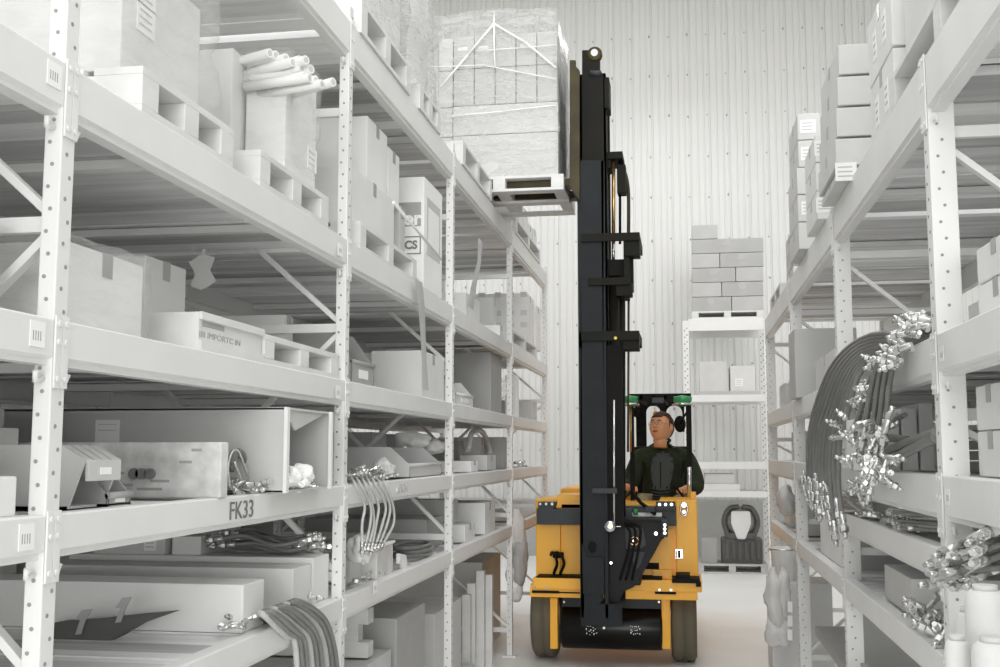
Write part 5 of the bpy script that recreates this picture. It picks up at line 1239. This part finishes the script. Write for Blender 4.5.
# ------------------------------------------------------------------ driver
HX, HY = at(661, 426, 9.45).x, 9.45
D = thing('person', 'driver in a dark green sweater and khaki trousers looking up at the load', 'person', (HX, 9.55, .78))
def skin_body(name, chains, material, parent, lv=2):
    """chains: lists of (xyz, radius or (rx, ry)); the first point of later chains may equal an earlier point"""
    me = bpy.data.meshes.new(name); vs, es, rs, ix = [], [], [], {}
    for ch in chains:
        pv = None
        for p, r in ch:
            key = tuple(round(c, 4) for c in p)
            if key not in ix: ix[key] = len(vs); vs.append(p); rs.append(r)
            i = ix[key]
            if pv is not None: es.append((pv, i))
            pv = i
    me.from_pydata([Vector(v) - origin(parent) for v in vs], es, []); o = bpy.data.objects.new(name, me); COL.objects.link(o)
    md = o.modifiers.new('skin', 'SKIN'); md.use_smooth_shade = True; md.branch_smoothing = .4
    for i, r in enumerate(rs):
        d = me.skin_vertices[0].data[i]; d.radius = r if isinstance(r, tuple) else (r, r); d.use_root = (i == 0)
    sd = o.modifiers.new('sub', 'SUBSURF'); sd.levels = lv; sd.render_levels = lv
    dg = bpy.context.evaluated_depsgraph_get(); m2 = bpy.data.meshes.new_from_object(o.evaluated_get(dg)); bpy.data.objects.remove(o)
    m2.materials.clear(); m2.materials.append(M[material])
    for p in m2.polygons: p.use_smooth = True
    o = bpy.data.objects.new(name, m2); COL.objects.link(o); o.parent = parent; return o
cx = HX + .01; hy = 9.62
pelv = (cx, hy, 1.12); wst = (cx, hy, 1.26); chest = (cx, hy - .01, 1.42); upc = (cx, hy - .02, 1.52); nk = (cx - .005, hy - .06, 1.60); 
shL, shR = (cx - .19, hy - .03, 1.52), (cx + .19, hy - .03, 1.52)
elL = (at(627, 482, 9.5).x, 9.42, 1.27); elR = (at(696, 482, 9.5).x, 9.42, 1.27)
wrL = (at(630, 486, 9.14).x - .03, 9.22, 1.285); wrR = (at(683, 489, 9.14).x + .03, 9.24, 1.275)
hdL = (at(632, 487, 9.1).x, 9.10, 1.27); hdR = (at(682, 489, 9.1).x, 9.12, 1.26)
hips = [(cx - .11, hy - .02, 1.11), (cx + .11, hy - .02, 1.11)]; kn = [(cx - .17, 9.18, 1.17), (cx + .17, 9.18, 1.17)]; an = [(cx - .16, 9.14, .88), (cx + .16, 9.14, .88)]
def fingers(w_, h_, side):
    out = []; w_, h_ = Vector(w_), Vector(h_); d = (h_ - w_).normalized(); sd = Vector((1, 0, 0)) * side
    for k in range(4):
        o_ = sd * (-.027 + .018 * k) ; L_ = (.85, 1, .95, .78)[k]
        a = h_ + o_ * 1.0 + Vector((0, 0, .012)); b_ = a + d * .032 * L_ + Vector((0, 0, .004)); c = b_ + d * .018 * L_ + Vector((0, 0, -.022)); e = c + Vector((0, .014, -.014)) * L_
        out.append([(tuple(h_), (.03, .02)), (tuple(a), .0105), (tuple(b_), .0095), (tuple(c), .0088), (tuple(e), .0075)])
    a = h_ - d * .02 + sd * -.03; out.append([(tuple(h_), (.03, .02)), (tuple(a), .013), (tuple(a + d * .03 + sd * -.008 + Vector((0, 0, -.01))), .011), (tuple(a + d * .05 + sd * .004 + Vector((0, 0, -.02))), .009)])
    return out
body = skin_body('body', [
    [(pelv, (.14, .10)), (wst, (.15, .11)), (chest, (.14, .10)), (upc, (.10, .07)), (nk, .05), ((cx - .01, hy - .075, 1.67), .055)],
    [(upc, (.10, .07)), (shL, .05), (elL, .035), (wrL, .03), (hdL, (.03, .02))], [(upc, (.10, .07)), (shR, .05), (elR, .035), (wrR, .03), (hdR, (.03, .02))],
    [(pelv, (.14, .10)), (hips[0], .085), (kn[0], .06), (an[0], .04)], [(pelv, (.14, .10)), (hips[1], .085), (kn[1], .06), (an[1], .04)]]
    + fingers(wrL, hdL, 1) + fingers(wrR, hdR, -1), 'skin', D)
skin_body('sweater', [
    [((cx, hy, 1.13), (.185, .145)), ((cx, hy, 1.27), (.2, .15)), ((cx, hy - .01, 1.42), (.21, .15)), ((cx, hy - .02, 1.54), (.165, .12)), ((cx - .003, hy - .05, 1.612), (.10, .088)), ((cx - .003, hy - .058, 1.655), (.068, .066))],
    [((cx, hy - .02, 1.54), (.165, .12)), ((cx - .20, hy - .03, 1.53), .098), ((cx - .245, hy - .09, 1.39), .083), (elL, .088), ((elL[0] * .6 + wrL[0] * .4, elL[1] * .6 + wrL[1] * .4, 1.28), .062), ((elL[0] * .1 + wrL[0] * .9, elL[1] * .1 + wrL[1] * .9, 1.283), .045)],
    [((cx, hy - .02, 1.54), (.165, .12)), ((cx + .20, hy - .03, 1.53), .098), ((cx + .255, hy - .09, 1.39), .083), (elR, .088), ((elR[0] * .6 + wrR[0] * .4, elR[1] * .6 + wrR[1] * .4, 1.27), .062), ((elR[0] * .1 + wrR[0] * .9, elR[1] * .1 + wrR[1] * .9, 1.275), .045)]], 'sweat', D)
skin_body('trousers', [
    [((cx, hy, 1.16), (.16, .13)), (pelv, (.17, .13)), ((hips[0][0], hips[0][1], 1.11), .10), ((kn[0][0], kn[0][1], 1.17), .078), ((an[0][0], an[0][1], .90), .058)],
    [(pelv, (.17, .13)), ((hips[1][0], hips[1][1], 1.11), .10), ((kn[1][0], kn[1][1], 1.17), .078), ((an[1][0], an[1][1], .90), .058)]], 'khaki', D)
for q in an:
    b = MB(); b.sph((q[0], q[1] - .05, .835), .05, (.95, 2.3, 1.0), 16); b.box(q[0] - .045, q[0] + .045, q[1] - .15, q[1] + .06, .782, .80, .006); b.build('shoe', 'shoe', D)
# head, turned to his right (photo left) and up
HR = Matrix.Translation((HX, HY, 1.775)) @ Euler((math.radians(-14), 0, math.radians(-26)), 'XYZ').to_matrix().to_4x4()
def head():
    b = MB(); vs = b.sph((0, 0, 0), .118, (.80, .94, 1.10), 36)
    for v in vs:
        x, y, z = v.co
        if z < -.02:
            t = min(1, (-z - .02) / .11); v.co.x *= 1 - .22 * t; v.co.y = v.co.y * (1 - .10 * t) - .006 * t
        if y < 0:      # flatten the face, brow, sockets, cheeks, mouth, chin
            fy = -y / .11
            v.co.y += .010 * fy * max(0, 1 - abs(x) / .06)
            for sx in (-1, 1):
                d = math.hypot(x - sx * .032, (z - .012) * 1.3); v.co.y += .011 * max(0, 1 - d / .022)
                d = math.hypot(x - sx * .045, z + .035); v.co.y -= .006 * max(0, 1 - d / .035)
            v.co.y -= .007 * max(0, 1 - abs(z - .036) / .013) * max(0, 1 - abs(x) / .06)
            d = math.hypot(x * .8, z + .065); v.co.y -= .006 * max(0, 1 - d / .02)
            d = math.hypot(x, z + .107); v.co.y -= .010 * max(0, 1 - d / .03)
    vs = b.sph((0, -.112, -.016), .016, (.95, 1.1, .75), 14); b.cyl((0, -.097, .03), (0, -.115, -.012), .007, .013, seg=12)
    for sx in (-1, 1): b.sph((sx * .013, -.106, -.02), .008, (1, 1, .8), 10)
    for sx in (-1, 1): b.sph((sx * .095, .008, -.002), .03, (.35, .75, 1.15), 14); b.sph((sx * .101, .004, -.002), .02, (.3, .6, 1.1), 12)
    for sx in (-1, 1): b.sph((sx * .033, -.094, .019), .0145, (1.15, .5, .45), 10)
    b.cyl((0, .02, -.17), (0, .005, -.06), .056, .052, seg=20)
    bmesh.ops.transform(b.b, matrix=HR, verts=b.b.verts); return b.build('head', 'skin', D)
hd = head()
def hpart(fn, name, m, parent=D):
    b = MB(); fn(b); bmesh.ops.transform(b.b, matrix=HR, verts=b.b.verts); return b.build(name, m, parent)
def hairf(b):
    vs = b.sph((0, .010, .014), .121, (.86, .98, 1.06), 36); kill = []
    for v in vs:
        x, y, z = v.co
        line = .066 - .012 * math.cos(x * 45) if y < -.05 else (.066 - (y + .05) * 1.3 if y < .02 else -.03 - max(0, y - .02) * .5)
        if z < line: kill.append(v)
        else:
            n_ = noise.noise(v.co * 45) * .006; v.co += v.co.normalized() * n_
    bmesh.ops.delete(b.b, geom=kill, context='VERTS')
    bmesh.ops.solidify(b.b, geom=b.b.faces[:], thickness=.008)
    for sx in (-1, 1): b.box(sx * .086 - .006, sx * .086 + .006, -.03, -.012, -.01, .05, .004)
    for f in b.b.faces: f.smooth = True
hpart(hairf, 'hair', 'hair')
hpart(lambda b: [b.sph((sx * .032, -.091, .012), .0125, (1.15, .7, .8), 14) for sx in (-1, 1)], 'eyes', 'eye', hd)
hpart(lambda b: [b.sph((sx * .032 - .003, -.098, .015), .006, (1, .6, 1), 10) for sx in (-1, 1)], 'irises', 'iris', hd)
hpart(lambda b: [b.tube([(sx * .015, -.107, .034), (sx * .033, -.105, .041), (sx * .051, -.094, .034)], [.003, .0042, .002], 6) for sx in (-1, 1)], 'eyebrows', 'hair', hd)
hpart(lambda b: (b.tube([(-.024, -.097, -.055), (-.01, -.106, -.052), (0, -.107, -.0535), (.01, -.106, -.052), (.024, -.097, -.055)], [.002, .004, .0038, .004, .002], 8), b.tube([(-.02, -.098, -.0605), (0, -.106, -.062), (.02, -.098, -.0605)], [.002, .0048, .002], 8)), 'mouth', 'lip', hd)
def glasses(b):
    for sx in (-1, 1):
        b.ring((sx * .033, -.114, .010), .021, .0017, (sx * .12, -1, 0), sc=(1.15, .8), seg=24, ts=6); b.tube([(sx * .057, -.108, .014), (sx * .094, -.06, .014), (sx * .099, .0, .008)], .0016, 6)
    b.tube([(-.010, -.117, .013), (0, -.121, .015), (.010, -.117, .013)], .0016, 6)
hpart(glasses, 'glasses', 'metal_d')
def collar(b): b.ring((cx - .004, hy - .065, 1.668), .066, .012, (0, -.35, 1), sc=(1, .9))
part(collar, 'collar', 'sweat', D)

# ------------------------------------------------------------------ raised load
PX0, PX1 = -1.76, xat(563.5, 7.68, 3.45); PZ = at(530, 190.5, 7.68).z; ph = at(530, 175, 7.68).z - PZ
pallet('white pallet raised on the forks of the yellow truck', PX0, PX1, 7.68, 8.56, PZ, ph, 'y', nb=7)
Yl = 7.70; zb = PZ + ph + .002
xs = [-1.75] + [xat(q, Yl, 3.8) for q in (453, 474, 495, 516, 537, 558)]
zr = [zb, zat(133, -1.2, Yl), zat(103, -1.2, Yl), zat(66, -1.2, Yl), zat(33, -1.2, Yl)]
carton('flat_carton', 'wide flat carton, bottom layer of the raised load', xs[1], xs[-1], Yl, Yl + .84, zr[0], zr[1] - .006, m='card_m', flap=False)
carton('flat_carton', 'wide flat carton, second layer of the raised load', xs[1], xs[-1], Yl, Yl + .84, zr[1], zr[2] - .006, m='card_m', flap=False)
for i in range(2, 4):
    for j in range(1, 6):
        for d in range(2):
            nm = ('fourth' if i == 3 else 'third') + ' layer, ' + ('left', 'second', 'middle', 'fourth', 'right')[j - 1] + (' front' if d == 0 else ' rear')
            carton('carton', 'small carton of the raised load, ' + nm, xs[j] + .003, xs[j + 1] - .003, Yl + d * .42, Yl + d * .42 + .41, zr[i], zr[i + 1] - .005, m='card_d', group='small cartons in the raised load', lab=[('y', -.1, .62, .07, .025)] if d == 0 and i == 3 and j in (1, 2, 4) else None)
for i in range(4):
    carton('carton', ('lowest', 'second', 'third', 'top')[i] + ' end carton at the left side of the raised load', xs[0], xs[1] - .008, Yl + .02, Yl + .84, zr[i], zr[i + 1] - .006, m='card_m', flap=False, group='end cartons of the raised load')
zt = zat(13, -1.2, Yl)
c = Vector(((xs[0] + xs[-1]) / 2, Yl + .42, zb))
def fp(px, py, dy=-.055): p = at(px, py, Yl); return (p.x - c.x, Yl - c.y + dy, p.z - c.z)
bands = [([fp(496, 25), fp(470, 56), fp(443, 88)], .011), ([fp(496, 25), fp(528, 44), fp(558, 69)], .011), ([fp(493, 4, .1), fp(496, 25), fp(497, 69)], .010),
         ([fp(434, 68), fp(485, 66), fp(558, 80)], .006), ([fp(454, 117), fp(505, 112), fp(558, 106)], .008), ([fp(478, 52), fp(520, 49), fp(558, 46)], .005)]
film('cloudy stretch film with crossed bands round the raised load', xs[0] - .015, xs[-1] + .0, Yl - .016, Yl + .87, zb - .01, zt, 'wrap_w', bands=bands, bulge=.045, seed=2, crown=.03)
b = MB(); n_ = 8
P = [fp(558, 60, .0), fp(566, 40, .2), fp(570, 30, .3), fp(574, 45, .4)]
